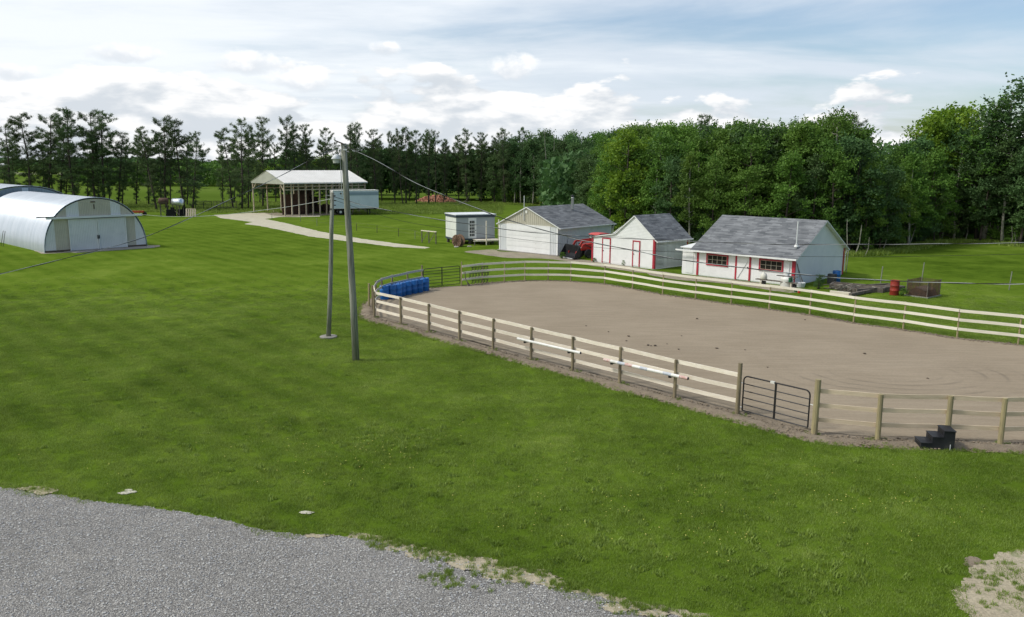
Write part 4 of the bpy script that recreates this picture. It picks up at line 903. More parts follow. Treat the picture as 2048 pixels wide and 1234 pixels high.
WOOD_SHADE = mat('shaded_board', (.42, .43, .38), (.34, .35, .31), 2.2, .75, .003, 14, stretch=(1, 1, 9), rnd=.08)  # greyed board copy: shade of the left curve painted into the wood
WOOD_YEL = mat('treated_post', (.34, .29, .155), (.25, .21, .12), 6, .85, .004, 20, stretch=(1, 1, .2), dirt=((.12, .10, .06), 5, .6, .7, .5))
A_ = LEFTC + FRONT; hA = [1.62] + [1.38] * 5 + [1.47] * 9 + [1.83]; rA = [.06] * 6 + [.062] * 9 + [.075]
f1 = fence('arena_fence', 'three-board fence along the lawn side of the arena up to the small black gate', A_, hA, rA, WOOD_POST, mats=[WOOD_SHADE] * 5 + [WOOD_PALE] * 10)
hB = [1.82, 1.5, 1.5, 1.5] + [1.5] * len(ENDC) + [1.48] * (len(FARS) - 1) + [1.70]; rB = [.095, .08, .085, .08] + [.07] * len(ENDC) + [.045] * len(FARS)
f2 = fence('arena_fence', 'cream three-board fence round the far side and right end of the arena', RIGHT, hB, rB, [WOOD_YEL] * (4 + len(ENDC)) + [WOOD_YEL] * len(FARS), mats=[mat('tan_board', (.66, .54, .385), (.56, .45, .31), 2.2, .75, .003, 14, stretch=(1, 1, 9), dirt=((.34, .26, .18), 2.6, .6, .72, .5), rnd=.09)] * (3 + len(ENDC)) + [WOOD_CREAM] * len(FARS))
tp = G(738, 614); tag(MB().tube([(0, 0, 0), (.03, 0, 1.42)], .06).build('spare_post', WOOD_YEL), 'yellowish round post standing just outside the left corner of the arena fence', 'post'); bpy.data.objects['spare_post'].location = tp

def pipe_gate(name, label, A, B, h, zs, r, m, verts=(.5,), brace=False):
    root = thing(name, label, 'gate', A, math.atan2(B.y - A.y, B.x - A.x)); W = (B - A).length; c = .16; pts = [(0, 0, zs[0])]
    for i in range(6): t = PI / 2 * i / 5; pts.append((c - c * math.cos(t), 0, h - c + c * math.sin(t)))
    for i in range(6): t = PI / 2 * i / 5; pts.append((W - c + c * math.sin(t), 0, h - c + c * math.cos(t)))
    pts.append((W, 0, zs[0])); MB().tube(pts, r, 8).build('frame', m, root)
    for z in zs: MB().tube([(.0, 0, z), (W, 0, z)], r * .72, 6).build('rail', m, root)
    for f in verts: MB().bb(W * f - r * 1.1, W * f + r * 1.1, -r * .9, r * .9, zs[0], h).build('upright', m, root)
    return root, W
ng, NW = pipe_gate('pipe_gate', 'short black tube gate in the near side of the arena fence', G(1484, 823.5), G(1615, 858.5), 1.30, (.06, .28, .52, .77, 1.02), .026, BLACK)
MB().bb(NW * .5 - .20, NW * .5 - .05, -.034, .034, 1.262, 1.335).build('label_plate', PLASTIC_W, ng)
for z, x0, x1 in ((1.03, -.16, .0), (.16, -.16, 0)): MB().tube([(x0, 0, z), (x1, 0, z)], .014, 6).build('hinge', GREYMETAL, ng)
MB().tube([(NW, 0, .86), (NW + .12, .02, .84), (NW + .26, .0, .83)], .014, 6).build('latch_chain', PLASTIC_W, ng)
fg, FW = pipe_gate('pipe_gate', 'black six-bar tube gate on the far side of the arena beside the blue barrels', G(847, 576.5), G(920, 568.5), 1.32, (.06, .28, .50, .72, .94, 1.13), .026, BLACK)
# barrels
bp = [(0, 0), (.27, 0), (.285, .03), (.285, .28), (.30, .30), (.285, .32), (.285, .58), (.30, .60), (.285, .62), (.28, .84), (.265, .88), (.255, .87), (.0, .865)]
barm = MB().lathe(bp, (0, 0, 0), 20).mesh('body', BLUE, True); bung = MB().lathe([(.0, 0), (.035, 0), (.035, .03), (0, .03)], (.14, 0, .865), 10).mesh('bung', BLACKPL)
bx = [(769, 598.5), (784, 596.5), (795.5, 594.5), (803, 591.5), (814.5, 589), (826.5, 586.5), (838, 584.5), (850, 581.5)]
bl_ = ['blue plastic barrel at the left end of the row, nearest the arena corner', 'second blue barrel from the arena corner', 'third blue barrel from the arena corner, close against its neighbour', 'fourth blue barrel from the arena corner', 'fourth blue barrel from the far gate, near the middle of the row', 'third blue barrel from the far gate', 'second blue barrel from the far gate', 'blue plastic barrel at the right end of the row, beside the far gate']
for (px, py), lb in zip(bx, bl_):
    t = thing('blue_barrel', lb, 'barrel', G(px, py), random.uniform(0, 6), 'blue barrels lined up inside the arena fence'); inst('body', barm, t); inst('bung', bung, t); inst('bung', bung, t, (0, 0, 0), PI)
t = thing('blue_barrel', 'blue rain barrel standing at the back right corner of the white barn', 'barrel', G(1672, 565)); inst('body', barm, t); inst('bung', bung, t)
# jump poles on brackets
def jump_pole(label, a, b, cols, r):
    t = thing('jump_pole', label, 'pole', a, math.atan2(b.y - a.y, b.x - a.x), 'jump poles stored on the arena fence'); L = (b.xy - a.xy).length; dz = b.z - a.z; n = len(cols)
    for i, m in enumerate(cols): MB().tube([(L * i / n, 0, dz * i / n), (L * (i + 1) / n, 0, dz * (i + 1) / n)], r, 10).build('band', m, t)
    MB().tube([(L, 0, dz), (L + .02, 0, dz)], r * .8, 10).build('end_cap', BLACKPL, t)
    return t
d1 = G(1062, 720).y - .22; d2 = G(1145, 742.5).y - .22
pa = AT(1035, 677, d1 + .55); pb2 = AT(1161, 706, d2 - .25); PW1 = mat('pole_white', (.78, .77, .72), (.68, .67, .62), 3, .5, dirt=((.45, .42, .35), 3, .5, .75, .4)); PBL = mat('pole_grey', (.42, .46, .52), (.55, .56, .57), 9, .55); PRD = mat('pole_red', (.50, .27, .23), (.62, .50, .45), 9, .55)
jump_pole('plain white jump pole on the arena fence, farther from the small gate', pa, pb2, [PW1], .055)
d1 = G(1239, 767).y - .22; d2 = G(1349, 797).y - .22
pa2 = AT(1208, 719, d1 + .5); pb3 = AT(1376, 757, d2 - .35)
jump_pole('worn red, white and blue jump pole on the fence nearer the small gate', pa2, pb3, [PRD, PW1, PBL, PRD, PW1, PBL, PW1, PW1, PBL, PW1, PRD], .06)
for base, a, b in ((G(1062, 720), pa, pb2), (G(1145, 742.5), pa, pb2), (G(1239, 767), pa2, pb3), (G(1349, 797), pa2, pb3)):
    f = ((base.y - a.y) / (b.y - a.y)); p = a.lerp(b, f) - Vector(f1.location); e = base - Vector(f1.location)
    MB().bar((e.x, e.y, p.z - .06), (p.x, p.y, p.z - .085), .05, .05).bb(p.x - .05, p.x + .05, p.y - .06, p.y + .06, p.z - .12, p.z - .062).build('pole_cup', BLACK, f1)
# mounting block
MBO = G(1841, 898.5); mang = math.radians(-9); st = thing('mounting_block', 'black three-step plastic mounting block on the grass edge outside the arena', 'steps', MBO, mang)
sw = .315
MB().prism([(0, 0), (3 * sw, 0), (3 * sw, .60), (2 * sw, .60), (2 * sw, .40), (sw, .40), (sw, .20), (0, .20)], lambda a, b: (a, .0, b), lambda a, b: (a, .56, b)).build('body', BLACKPL, st)
for k in range(3): MB().bb(k * sw - .015, (k + 1) * sw - (.0 if k < 2 else -.02), -.02, .58, .2 * (k + 1) + .002, .2 * (k + 1) + .022).build('tread', BLACKPL, st)
for k in range(3): MB().bb(k * sw - .006, k * sw + .0, .14, .42, .2 * k + .06, .2 * k + .15).build('grip_hole', DARK, st)
MB().bb(.82, .84, -.012, 0, .0, .2).build('side_rib', GREYMETAL, st)
# chain harrow hung on the far fence
a, b = FARS[0], FARS[2]; hd = (b - a).normalized(); hn = Vector((hd.y, -hd.x, 0)); hr = thing('chain_harrow', 'tangle of black iron harrow links hanging on the far arena fence right of the gate', 'harrow', a + hn * .12, math.atan2(hd.y, hd.x))
r_ = random.Random(3)
for z0, z1, x0, x1 in ((1.0, 1.28, .75, 2.15), (.52, .85, .55, 2.25), (.06, .36, .75, 2.2)):
    x = x0
    while x < x1:
        pts = [(x, 0, z0 + r_.uniform(0, .06)), (x + .07, -.03, (z0 + z1) / 2 + r_.uniform(-.05, .05)), (x + .02, -.02, z1 - r_.uniform(0, .1)), (x + .16, 0, z1 - r_.uniform(0, .05)), (x + .12, -.02, z0 + .08)]
        MB().tube(pts, .022, 5).build('link', BLACK, hr); x += .25
    MB().bar((x0, -.01, z1), (x1, -.01, z1 - .02), .035, .035).build('tie_bar', BLACK, hr)
MB().tube([(.35, -.3, 0), (.22, -.05, .55), (.22, 0, 1.0)], .03).tube([(.5, -.25, 0), (.28, -.05, .4)], .03).build('prop', WOOD_OLD, hr)

# ------------------------------------------------------------------ utility poles and cables
P1 = G(712, 722); P1t = AT(688, 287, P1.y); P2 = G(657, 675); P2t = AT(665.5, 385, P2.y)
def upole(label, base, top, rb, rt, group='utility poles on the lawn'):
    t = thing('utility_pole', label, 'utility pole', base, 0, group); q = top - base
    pts = [q * f + Vector((.02 * math.sin(f * 5), 0, 0)) for f in (0, .25, .5, .75, 1)]; MB().tube(pts, [rb + (rt - rb) * f for f in (0, .25, .5, .75, 1)], 14).build('shaft', WOOD_GREY, t, True); return t, q
u1, q = upole('taller leaning grey wooden utility pole carrying a yard lamp, standing straight in the grass', P1, P1t, .155, .115)
T = q
MB().tube([T + Vector((0, 0, -.55)), T + Vector((-.12, -.03, -.6)), T + Vector((-.28, -.05, -.42))], .022).build('lamp_arm', GREYMETAL, u1)
la = MB().lathe([(.20, -.02), (.21, .0), (.10, .14), (.07, .17), (.0, .18)], T + Vector((-.33, -.06, -.62)), 16).build('lamp_shade', GREY_AND_SHADE, u1, True)
MB().lathe([(.0, 0), (.13, 0), (.155, .17), (0, .17)], T + Vector((-.33, -.06, -.80)), 16).build('lens', LAMPGLASS, la)
MB().bar(T + Vector((.0, -.12, -.02)), T + Vector((-.36, -.12, .12)), .05, .05).build('bracket', WOOD_OLD, u1)
MB().lathe([(.03, 0), (.045, .03), (.03, .06), (.04, .09), (0, .12)], T + Vector((-.36, -.12, .14)), 10).build('insulator', PLASTIC_W, u1)
MB().tube([T + Vector((-.05, -.13, -.1)), T + Vector((-.14, -.15, -.5)), T + Vector((-.12, -.14, -2.2))], .014).build('conduit', WIRE_L, u1)
MB().bb(T.x - .02, T.x + .14, T.y - .15, T.y - .11, T.z - .28, T.z - .22).build('clamp', GREYMETAL, u1)
u2, q = upole('shorter grey wooden utility pole set in a round concrete collar', P2, P2t, .115, .09)
T2 = q
MB().lathe([(.0, 0), (.42, 0), (.42, .07), (.40, .08), (0, .08)], (0, 0, 0), 24).build('collar', CONCRETE, u2)
for z, dx in ((-.18, .1), (-.4, .12), (-.62, .1), (-.8, -.1)): MB().bb(T2.x + dx - .05, T2.x + dx + .05, T2.y - .12, T2.y - .08, T2.z + z, T2.z + z + .05).build('fixing', BLACK, u2)
MB().tube([T2 + Vector((-.1, -.08, -.15)), T2 + Vector((-.3, -.1, -.12)), T2 + Vector((-.32, -.1, -.28)), T2 + Vector((-.1, -.08, -.35))], .012).build('lead_in', WIRE_L, u2)
def cr(pts, k=14):
    out = []; n = len(pts)
    for i in range(n - 1):
        p = [pts[min(max(i + d, 0), n - 1)] for d in (-1, 0, 1, 2)]
        for j in range(k):
            t = j / k; out.append(.5 * ((2 * p[1]) + (-p[0] + p[2]) * t + (2 * p[0] - 5 * p[1] + 4 * p[2] - p[3]) * t * t + (-p[0] + 3 * p[1] - 3 * p[2] + p[3]) * t ** 3))
    out.append(pts[-1]); return out
def cable(label, pix, dep, r, m, twist=None, start=None, end=None):
    n = len(pix); pts = [AT(x, y, dep[0] + (dep[1] - dep[0]) * ((x - pix[0][0]) / (pix[-1][0] - pix[0][0]))) for x, y in pix]
    if start is not None: pts[0] = start
    if end is not None: pts[-1] = end
    c = cr(pts); t = thing('overhead_cable', label, 'cable', c[0], 0, 'overhead cables'); c = [p - c[0] for p in c]
    if twist is None: MB().tube(c, r, 6).build('wire', m, t, True)
    else:
        fine = cr(c, 8); acc = 0; A, B = [], []
        for i, p in enumerate(fine):
            if i: acc += (p - fine[i - 1]).length
            d = (fine[min(i + 1, len(fine) - 1)] - fine[max(i - 1, 0)]).normalized(); s = d.cross(Vector((0, 0, 1))).normalized(); u = s.cross(d); th = 2 * PI * acc / twist
            o = (s * math.cos(th) + u * math.sin(th)) * r * .8; A.append(p + o); B.append(p - o)
        MB().tube(A, r, 6).build('insulated_wire', WIRE_B, t, True); MB().tube(B, r * .75, 6).build('bare_wire', WIRE_L, t, True)
    return t
PT = P1t + Vector((.06, -.13, -.12))
cable('thick twisted overhead cable running from the lamp pole down to the right across the sheds', [(692, 288), (740, 315), (840, 370), (913, 400), (988, 430), (1027, 443.5), (1113, 467), (1162, 480), (1193, 486.5), (1279, 503.5), (1363, 520), (1479, 534.5), (1590, 547.5), (1718, 558), (1875, 565), (2048, 568), (2250, 562)], (P1.y, 23), .014, None, 2.4, PT)
cable('thick dark cable sagging from the lamp pole leftwards past the arched hut', [(684, 297), (655, 303), (560, 352), (470, 394.5), (400, 427), (300, 470), (200, 500), (150, 512), (0, 548), (-200, 588), (-420, 612)], (P1.y, 15), .010, None, 3.5, P1t + Vector((-.1, -.12, -.3)))
cable('slack dark wire from the shorter pole above the garage and barn, upper one', [(668, 393), (720, 409), (751, 416), (800, 425), (885, 440.5), (969, 452.5), (1044, 463), (1115, 468.8), (1207, 474.5), (1322, 480), (1446, 485), (1600, 489), (1839, 488), (2048, 485.5), (2250, 480)], (P2.y, 30), .012, None, 3.0, P2t + Vector((.08, -.08, -.2)))
cable('thin dark wire from the shorter pole, lower one crossing the barn front', [(668, 398), (728, 420), (800, 441), (885, 456), (1001, 473), (1066, 481.5), (1187, 494), (1264, 499.7), (1354, 504), (1443, 507), (1544, 512), (1670, 513.5), (1800, 513), (2048, 508), (2250, 500)], (P2.y, 30), .008, WIRE_B, None, P2t + Vector((.08, -.08, -.35)))
cable('very thin pale wire from the shorter pole to the door track of the arched hut', [(662, 397), (610, 408), (544, 418), (431, 431), (340, 433), (277, 427.5)], (P2.y, 76), .014, WIRE_L, None, P2t + Vector((-.08, -.08, -.3)), QL(8.9, -.3, 3.2))

# ------------------------------------------------------------------ tractor
TRO = Vector((8.15, 74.1, 0)); ta = thing('tractor', 'red compact tractor with a black loader bucket parked between garage and shed', 'tractor', TRO, math.atan2(-.5, -.87))
ty_r = MB().lathe([(.33, -.16), (.60, -.17), (.66, -.12), (.66, .12), (.60, .17), (.33, .16)], (0, 0, 0), 22, 'y').mesh('wheel', BLACKPL); ri_r = MB().lathe([(0, -.1), (.33, -.12), (.33, .12), (0, .1)], (0, 0, 0), 16, 'y').mesh('rim', REDPAINT)
ty_f = MB().lathe([(.2, -.11), (.36, -.12), (.4, -.08), (.4, .08), (.36, .12), (.2, .11)], (0, 0, 0), 18, 'y').mesh('wheel', BLACKPL); ri_f = MB().lathe([(0, -.08), (.2, -.09), (.2, .09), (0, .08)], (0, 0, 0), 14, 'y').mesh('rim', REDPAINT)
for y in (-.7, .7):
    w_ = inst('wheel', ty_r, ta, (0, y, .66)); inst('rim', ri_r, w_); w_ = inst('wheel', ty_f, ta, (1.75, y * .9, .4)); inst('rim', ri_f, w_)
MB().prism([(.35, .7), (2.25, .7), (2.3, .95), (2.15, 1.22), (.5, 1.32), (.35, 1.2)], lambda a, b: (a, -.3, b), lambda a, b: (a, .3, b)).build('hood', REDPAINT, ta)
MB().bb(-.3, 2.2, -.22, .22, .42, .72).build('chassis', BLACK, ta)
for y in (-.55, .55): MB().prism([(-.7, .95), (-.5, 1.3), (.2, 1.38), (.6, 1.0), (.45, .95), (.1, 1.22), (-.4, 1.2)], lambda a, b: (a, y - .14, b), lambda a, b: (a, y + .14, b)).build('fender', REDPAINT, ta)
MB().bb(-.35, .15, -.25, .25, .95, 1.1).bb(-.42, -.32, -.25, .25, 1.1, 1.5).build('seat', BLACKPL, ta)
for x, y in ((-.5, -.5), (-.5, .5), (.55, -.5), (.55, .5)): MB().bar((x, y, 1.1), (x * .95, y, 2.05), .05, .05).build('canopy_post', BLACK, ta)
MB().prism([(-.95, 2.04), (-.8, 2.13), (-.2, 2.2), (.5, 2.18), (.85, 2.08), (.85, 2.03)], lambda a, b: (a, -.72, b), lambda a, b: (a, .72, b)).build('canopy', PINKRED, ta)
MB().bar((.6, -.45, 1.35), (.6, .45, 1.35), .03, .03).prism([(.58, 1.4), (.6, 1.4), (.56, 2.0), (.54, 2.0)], lambda a, b: (a, -.45, b), lambda a, b: (a, .45, b)).build('windscreen', mat('screen_glass', (.16, .28, .24), None, 2, .15, spec=.6), ta)
for y in (-.75, .75): MB().bar((.55, y * .7, 1.9), (.7, y, 1.85), .02, .02).bb(.68, .72, y - .07, y + .07, 1.68, 1.92).build('mirror', BLACK, ta)
for y in (-.2, .2): MB().lathe([(0, 0), (.05, 0), (.06, .06), (0, .06)], (2.28, y, .95), 10, 'x').build('headlight', PLASTIC_W, ta)
for y in (-.52, .52):
    MB().bar((.55, y, .7), (.7, y, 1.6), .11, .2).bar((.7, y, 1.6), (2.4, y, 1.5), .09, .17).bar((2.4, y, 1.5), (3.1, y * 1.1, .45), .09, .18).build('loader_arm', REDPAINT, ta)
    MB().tube([(1.2, y, .8), (2.1, y, 1.3)], .035).tube([(2.35, y + .05, 1.5), (3.05, y + .05, .95)], .03).build('cylinder', BLACK, ta)
bk = MB()
bk.prism([(3.0, .12), (3.75, .08), (3.78, .12), (3.12, .2), (3.05, .5), (3.12, 1.2), (3.06, 1.22), (2.98, .5)], lambda a, b: (a, -1.2, b), lambda a, b: (a, 1.2, b)).build('bucket', BLACKPL, ta)
for y in (-1.2, 1.17): MB().prism([(3.0, .12), (3.75, .08), (3.6, .45), (3.12, 1.2), (3.04, 1.2)], lambda a, b: (a, y, b), lambda a, b: (a, y + .03, b)).build('bucket_side', BLACKPL, ta)
for y in [-.8 + .2 * k for k in range(9)]: MB().bar((3.16, y, .5), (3.2, y, 1.2), .02, .02).build('bucket_bar', BLACK, ta)
MB().bb(3.70, 3.8, -1.0, 1.0, .06, .11).build('cutting_edge', GREYMETAL, ta)
MB().tube([(3.1, -.9, 1.2), (3.0, -.9, 1.8), (3.0, .6, 1.8), (3.1, .6, 1.2)], .02).build('guard_rail', BLACK, ta)

# ------------------------------------------------------------------ things around the sheds
sp = G(917, 493); so = thing('cable_spool', 'weathered wooden cable spool standing on edge beside the cabin', 'spool', sp, math.radians(-35))
for y in (-.3, .3): MB().lathe([(0, -.03), (.62, -.03), (.62, .03), (0, .03)], (0, y, .62), 22, 'y').build('flange', mat('spool_wood', (.24, .15, .10), (.13, .085, .06), 5, .9, .01, 10), so)
MB().lathe([(.3, -.3), (.3, .3)], (0, 0, .62), 16, 'y').build('drum', WOOD_OLD, so)
for k in range(6):
    a = PI * k / 6; MB().bar((-.55 * math.cos(a), -.345, .62 - .55 * math.sin(a)), (.55 * math.cos(a), -.345, .62 + .55 * math.sin(a)), .03, .05, (0, 1, 0)).build('spoke', RUST, so)
for (px, py, s), lb in zip(((913, 495, .30), (938, 494, .28)), ('pale rock lying at the foot of the wooden cable spool', 'pale rock on the ground right of the wooden cable spool')): tag(inst('rock', rock_mesh('rock', mat('pale_rock', (.5, .47, .42), (.36, .34, .30), 4, .9), px, .6), None, G(px, py), 0, (s * 2, s * 1.3, s * 1.4)), lb, 'rock')
gf = thing('timber_hurdle', 'freestanding braced frame of grey timber in the grass left of the cabin', 'frame', G(844, 485), math.atan2(G(872, 488).y - G(844, 485).y, G(872, 488).x - G(844, 485).x)); gw = (G(872, 488) - G(844, 485)).length
for f in (0, .5, 1): MB().bb(gw * f - .04, gw * f + .04, -.04, .04, 0, 1.25).build('post', WOOD_OLD, gf)
MB().bb(-.08, gw + .08, -.06, .06, 1.25, 1.33).build('top_rail', WOOD_PALE, gf)
MB().bar((.05, -.06, .1), (gw * .46, -.06, 1.2), .03, .06).bar((gw * .54, -.06, .1), (gw - .05, -.06, 1.2), .03, .06).build('brace', WOOD_OLD, gf)
pk = thing('wooden_rack', 'low board rack with a black bundle lying before the garage door', 'rack', G(1018, 500), GA)
MB().bb(-.3, 2.6, -.25, -.19, .3, .36).build('top_rail', WOOD_PALE, pk)
for x in (-.2, .8, 1.7, 2.5): MB().bb(x, x + .06, -.25, -.19, 0, .3).build('leg', WOOD_PALE, pk)
tag(MB().box((0, 0, .02), (2.2, .25, .04), 0).build('plank', WOOD_PALE), 'pale plank lying flat on the ground before the garage door', 'plank'); bpy.data.objects['plank'].location = G(1030, 508); bpy.data.objects['plank'].rotation_euler[2] = GA + .1
bb_ = MB().lathe([(0, 0), (.16, .02), (.2, .12), (.12, .22), (0, .24)], (0, 0, 0), 9).lathe([(0, 0), (.12, .02), (.15, .09), (.1, .16), (0, .18)], (.28, .05, 0), 8).build('black_bundle', BLACKPL); bb_.location = G(1040, 502.5); tag(bb_, 'small black bag slumped on the ground before the garage door', 'bag')
# white tank with board and bucket
tk = G(1573, 577); t = thing('water_tank', 'round white plastic water tank before the right-hand barn window', 'tank', tk)
MB().lathe([(0, 0), (.42, 0), (.44, .05), (.43, .2), (.44, .22), (.43, .4), (.44, .42), (.43, .6), (.44, .62), (.42, .78), (.2, .84), (0, .85)], (0, 0, 0), 22).build('body', PLASTIC_W, t, True)
lidb = MB().box((0, 0, .02), (1.45, .32, .035), GA * .9).build('board', WOOD_OLD); lidb.location = tk + Vector((0, 0, .845)); tag(lidb, 'grey board laid across the top of the white water tank', 'board')
bu = MB().lathe([(0, 0), (.12, 0), (.15, .26), (.14, .26), (.11, .03)], (0, 0, 0), 12).build('bucket', GREYMETAL); bu.location = tk + Vector((.0, 0, .885)); tag(bu, 'small grey bucket standing on the white water tank', 'bucket')
bn = thing('bench', 'long low wooden bench in front of the barn below the right-hand window', 'bench', G(1512, 571), BA)
MB().bb(0, 3.0, -.18, .18, .46, .51).build('seat', WOOD_OLD, bn)
for x in (.35, 2.6): MB().bb(x, x + .06, -.15, -.09, 0, .46).bb(x, x + .06, .09, .15, 0, .46).build('leg', WOOD_PALE, bn); MB().bb(x + .1, x + .35, -.05, .1, 0.0, .4).build('crate', BLACK, bn)
BNL = local(G(1512, 571), BA)
jg = MB().lathe([(0, 0), (.2, 0), (.24, .06), (.24, .26), (.17, .40), (.06, .46), (.07, .52), (0, .53)], (0, 0, 0), 14).build('jug', mat('cloudy_plastic', (.62, .60, .52), (.54, .52, .44), 3, .5), None, True); jg.location = BNL(.55, 0, .51); tag(jg, 'cloudy plastic jug standing on the bench before the barn', 'jug')
wc = MB().lathe([(0, 0), (.13, 0), (.13, .3), (0, .3)], (0, 0, 0), 12).bar((.1, 0, .1), (.36, -.05, .3), .03, .03).build('watering_can', GREENDARK); wc.location = BNL(2.5, 0, .51); tag(wc, 'dark green watering can at the right end of the bench', 'watering can')
tb = thing('grey_tub', 'grey tub at the front right corner of the barn with tool handles in it', 'tub', G(1600, 574)); MB().lathe([(0, 0), (.3, 0), (.36, .32), (.33, .32), (.28, .04)], (0, 0, 0), 14).build('body', GREYMETAL, tb)
tb2 = thing('garden_tools', 'long-handled garden tools leaning on the right-hand wall of the barn', 'tools', G(1599, 573))
for dx, dy, h in ((-.05, .1, 1.9), (.05, .05, 1.6), (.12, 0, 1.2)): MB().tube([(dx + .2, dy - .1, .05), (dx - .22, dy + .25, h)], .018, 5).build('handle', WOOD_OLD, tb2)
gp = MB().lathe([(0, 0), (.1, 0), (.13, .2), (0, .2)], (0, 0, 0), 10).build('green_pot', GREENDARK); gp.location = G(1591, 584); tag(gp, 'small green pot on the grass before the barn corner', 'pot')
rp = MB().lathe([(0, 0), (.08, 0), (.1, .24), (0, .26)], (0, 0, 0), 10).build('red_can', REDPAINT); rp.location = G(1598, 586); tag(rp, 'small red can beside the green pot', 'can')
cr_ = MB().box((0, 0, .35), (.5, .45, .7), BA).build('dark_crate', mat('dark_box', (.06, .06, .06), None, 3, .8)); cr_.location = G(1663, 567); tag(cr_, 'dark upright box beside the blue rain barrel', 'box')
ck = thing('red_barrel', 'rusty red steel drum in the weeds left of the wire mesh bin', 'barrel', G(1788, 590)); MB().lathe([(0, 0), (.28, 0), (.29, .02), (.28, .3), (.3, .32), (.28, .34), (.28, .62), (.3, .64), (.28, .66), (.285, .98), (.29, 1.0), (.27, 1.0), (.26, .95), (0, .95)], (0, 0, 0), 18).build('body', REDBARREL, ck, True)
# raised beds and brushwood
r_ = random.Random(5)
for (px, py, L, W, a, lb) in ((1660, 577, 3.4, 1.3, -.55, 'raised garden bed of old dark timbers nearest the barn wall'), (1712, 587, 4.2, 1.4, .35, 'raised garden bed of old dark timbers beside the red drum')):
    t = thing('raised_bed', lb, 'garden bed', G(px, py), a)
    for y in (0, W): MB().bb(0, L, y - .07, y + .07, 0, .32).build('timber', WOOD_OLD, t)
    for x in (0, L): MB().bb(x - .07, x + .07, .07, W - .07, 0, .31).build('timber', WOOD_OLD, t)
    b = MB(); n = 10; vs = [(.07 + (L - .14) * i / n, .07 + (W - .14) * j / 4, .24 + r_.uniform(-.03, .06)) for j in range(5) for i in range(n + 1)]; b.add(vs, [(j * (n + 1) + i, j * (n + 1) + i + 1, (j + 1) * (n + 1) + i + 1, (j + 1) * (n + 1) + i) for j in range(4) for i in range(n)]); b.build('bed_soil', SOIL_DARK, t)
br = thing('brushwood_pile', 'heap of short grey branches piled between the two raised beds', 'brushwood', G(1694, 583))
for k in range(46):
    p = Vector((r_.gauss(0, .55), r_.gauss(0, .3), r_.uniform(.05, .38))); a = r_.uniform(-1.0, 1.0); l = r_.uniform(.35, .75); d = Vector((math.cos(a), math.sin(a), r_.uniform(-.3, .5))) * l / 2; MB().tube([p - d, p + d * .2 + Vector((0, 0, .03)), p + d], [.03, .026, .015], 5).build('branch', WOOD_OLD if k % 3 else BARK_PALE, br)
for k, (x0, y0, x1, y1) in enumerate(((1700, 594, 1775, 578), (1660, 588, 1700, 592))):
    a, b = G(x0, y0), G(x1, y1); t = MB().bar((0, 0, .15), (b - a) + Vector((0, 0, .15)), .2, .18).build('beam', WOOD_OLD if k == 0 else WOOD_PALE); t.location = a; tag(t, ('long dark squared beam lying beside the raised beds' if k == 0 else 'shorter pale beam lying below the brushwood heap'), 'beam')
# wire mesh bin
MO = G(1812, 591); ma = math.radians(-52); mc = thing('wire_bin', 'square wire mesh compost bin on a rough wooden base right of the red drum', 'compost bin', MO, ma); W1, W2 = 1.35, 1.75
for x, y in ((0, 0), (W1, 0), (W1, W2), (0, W2)): MB().tube([(x, y, 0), (x + .02, y, 1.12)], .03, 6).build('post', WOOD_OLD, mc)
MB().bb(-.1, W1 + .12, -.12, -.02, 0, .07).bb(W1 + .02, W1 + .12, -.02, W2 + .1, 0, .07).build('base_timber', WOOD_GREY, mc)
def mesh_panel(p, q, h):
    b = MB(); L = (Vector(q) - Vector(p)).length; n = int(L / .055); d = (Vector(q) - Vector(p)) / n
    for i in range(n + 1): c = Vector(p) + d * i; b.bar(c, c + Vector((0, 0, h)), .012, .012)
    for j in range(int(h / .06) + 1): b.bar(Vector(p) + Vector((0, 0, j * .06)), Vector(q) + Vector((0, 0, j * .06)), .012, .012)
    return b
for p, q in (((0, 0, .05), (W1, 0, .05)), ((W1, 0, .05), (W1, W2, .05)), ((0, W2, .05), (W1, W2, .05)), ((0, 0, .05), (0, W2, .05))): mesh_panel(p, q, 1.02).build('mesh_panel', RUST, mc)
MB().prism([(0.08, 0), (W1 - .08, 0), (W1 - .2, .45), (.5, .62), (.2, .4)], lambda a, b: (a, .1, b), lambda a, b: (a, W2 - .1, b)).build('compost', SOIL_DARK, mc)
# pasture posts and fine wires
def pasture(name, label, base, h, lean=0, m=WOOD_GREY, r=.035, group='thin posts of the pasture fences'):
    o = MB().tube([(0, 0, 0), (lean, 0, h)], r, 6).build(name, m); o.location = base; tag(o, label, 'post', group); return o
pp = [(1760, 575, 533), (1843, 565, 525), (2018, 580, 543), (1692, 545, 500)]
for (x, yb, yt), lb in zip(pp, ('thin grey pasture post behind the raised beds', 'thin pasture post rising behind the wire mesh bin', 'thin leaning pasture post alone on the grass beyond the far fence', 'thin grey pasture post near the back corner of the barn')):
    b = G(x, yb); pasture('pasture_post', lb, b, ZH(b, x, yt), .06)
lp = [(544, 440, 425), (601, 443, 430), (634, 452, 436), (713, 461, 448), (754, 466, 453), (797, 473, 458), (830, 478, 463), (784, 412, 396)]
ll = ['thin pale pasture post where the lane forks', 'thin pasture post before the pole barn posts', 'thin pasture post just left of the short utility pole', 'dark pasture post behind the tall utility pole', 'second dark pasture post right of the tall utility pole', 'third dark pasture post right of the tall utility pole', 'pasture post nearest the timber frame', 'lone thin post near the pine trunks behind the trailer']
for (x, yb, yt), lb in zip(lp, ll):
    b = G(x, yb); pasture('pasture_post', lb, b, max(.9, ZH(b, x, yt)), .02, BARK if 700 < x < 800 else WOOD_GREY)
wf = thing('wire_fence', 'two fine wires strung along the pasture posts beside the pale lane', 'fence', G(544, 440)); R0 = G(544, 440)
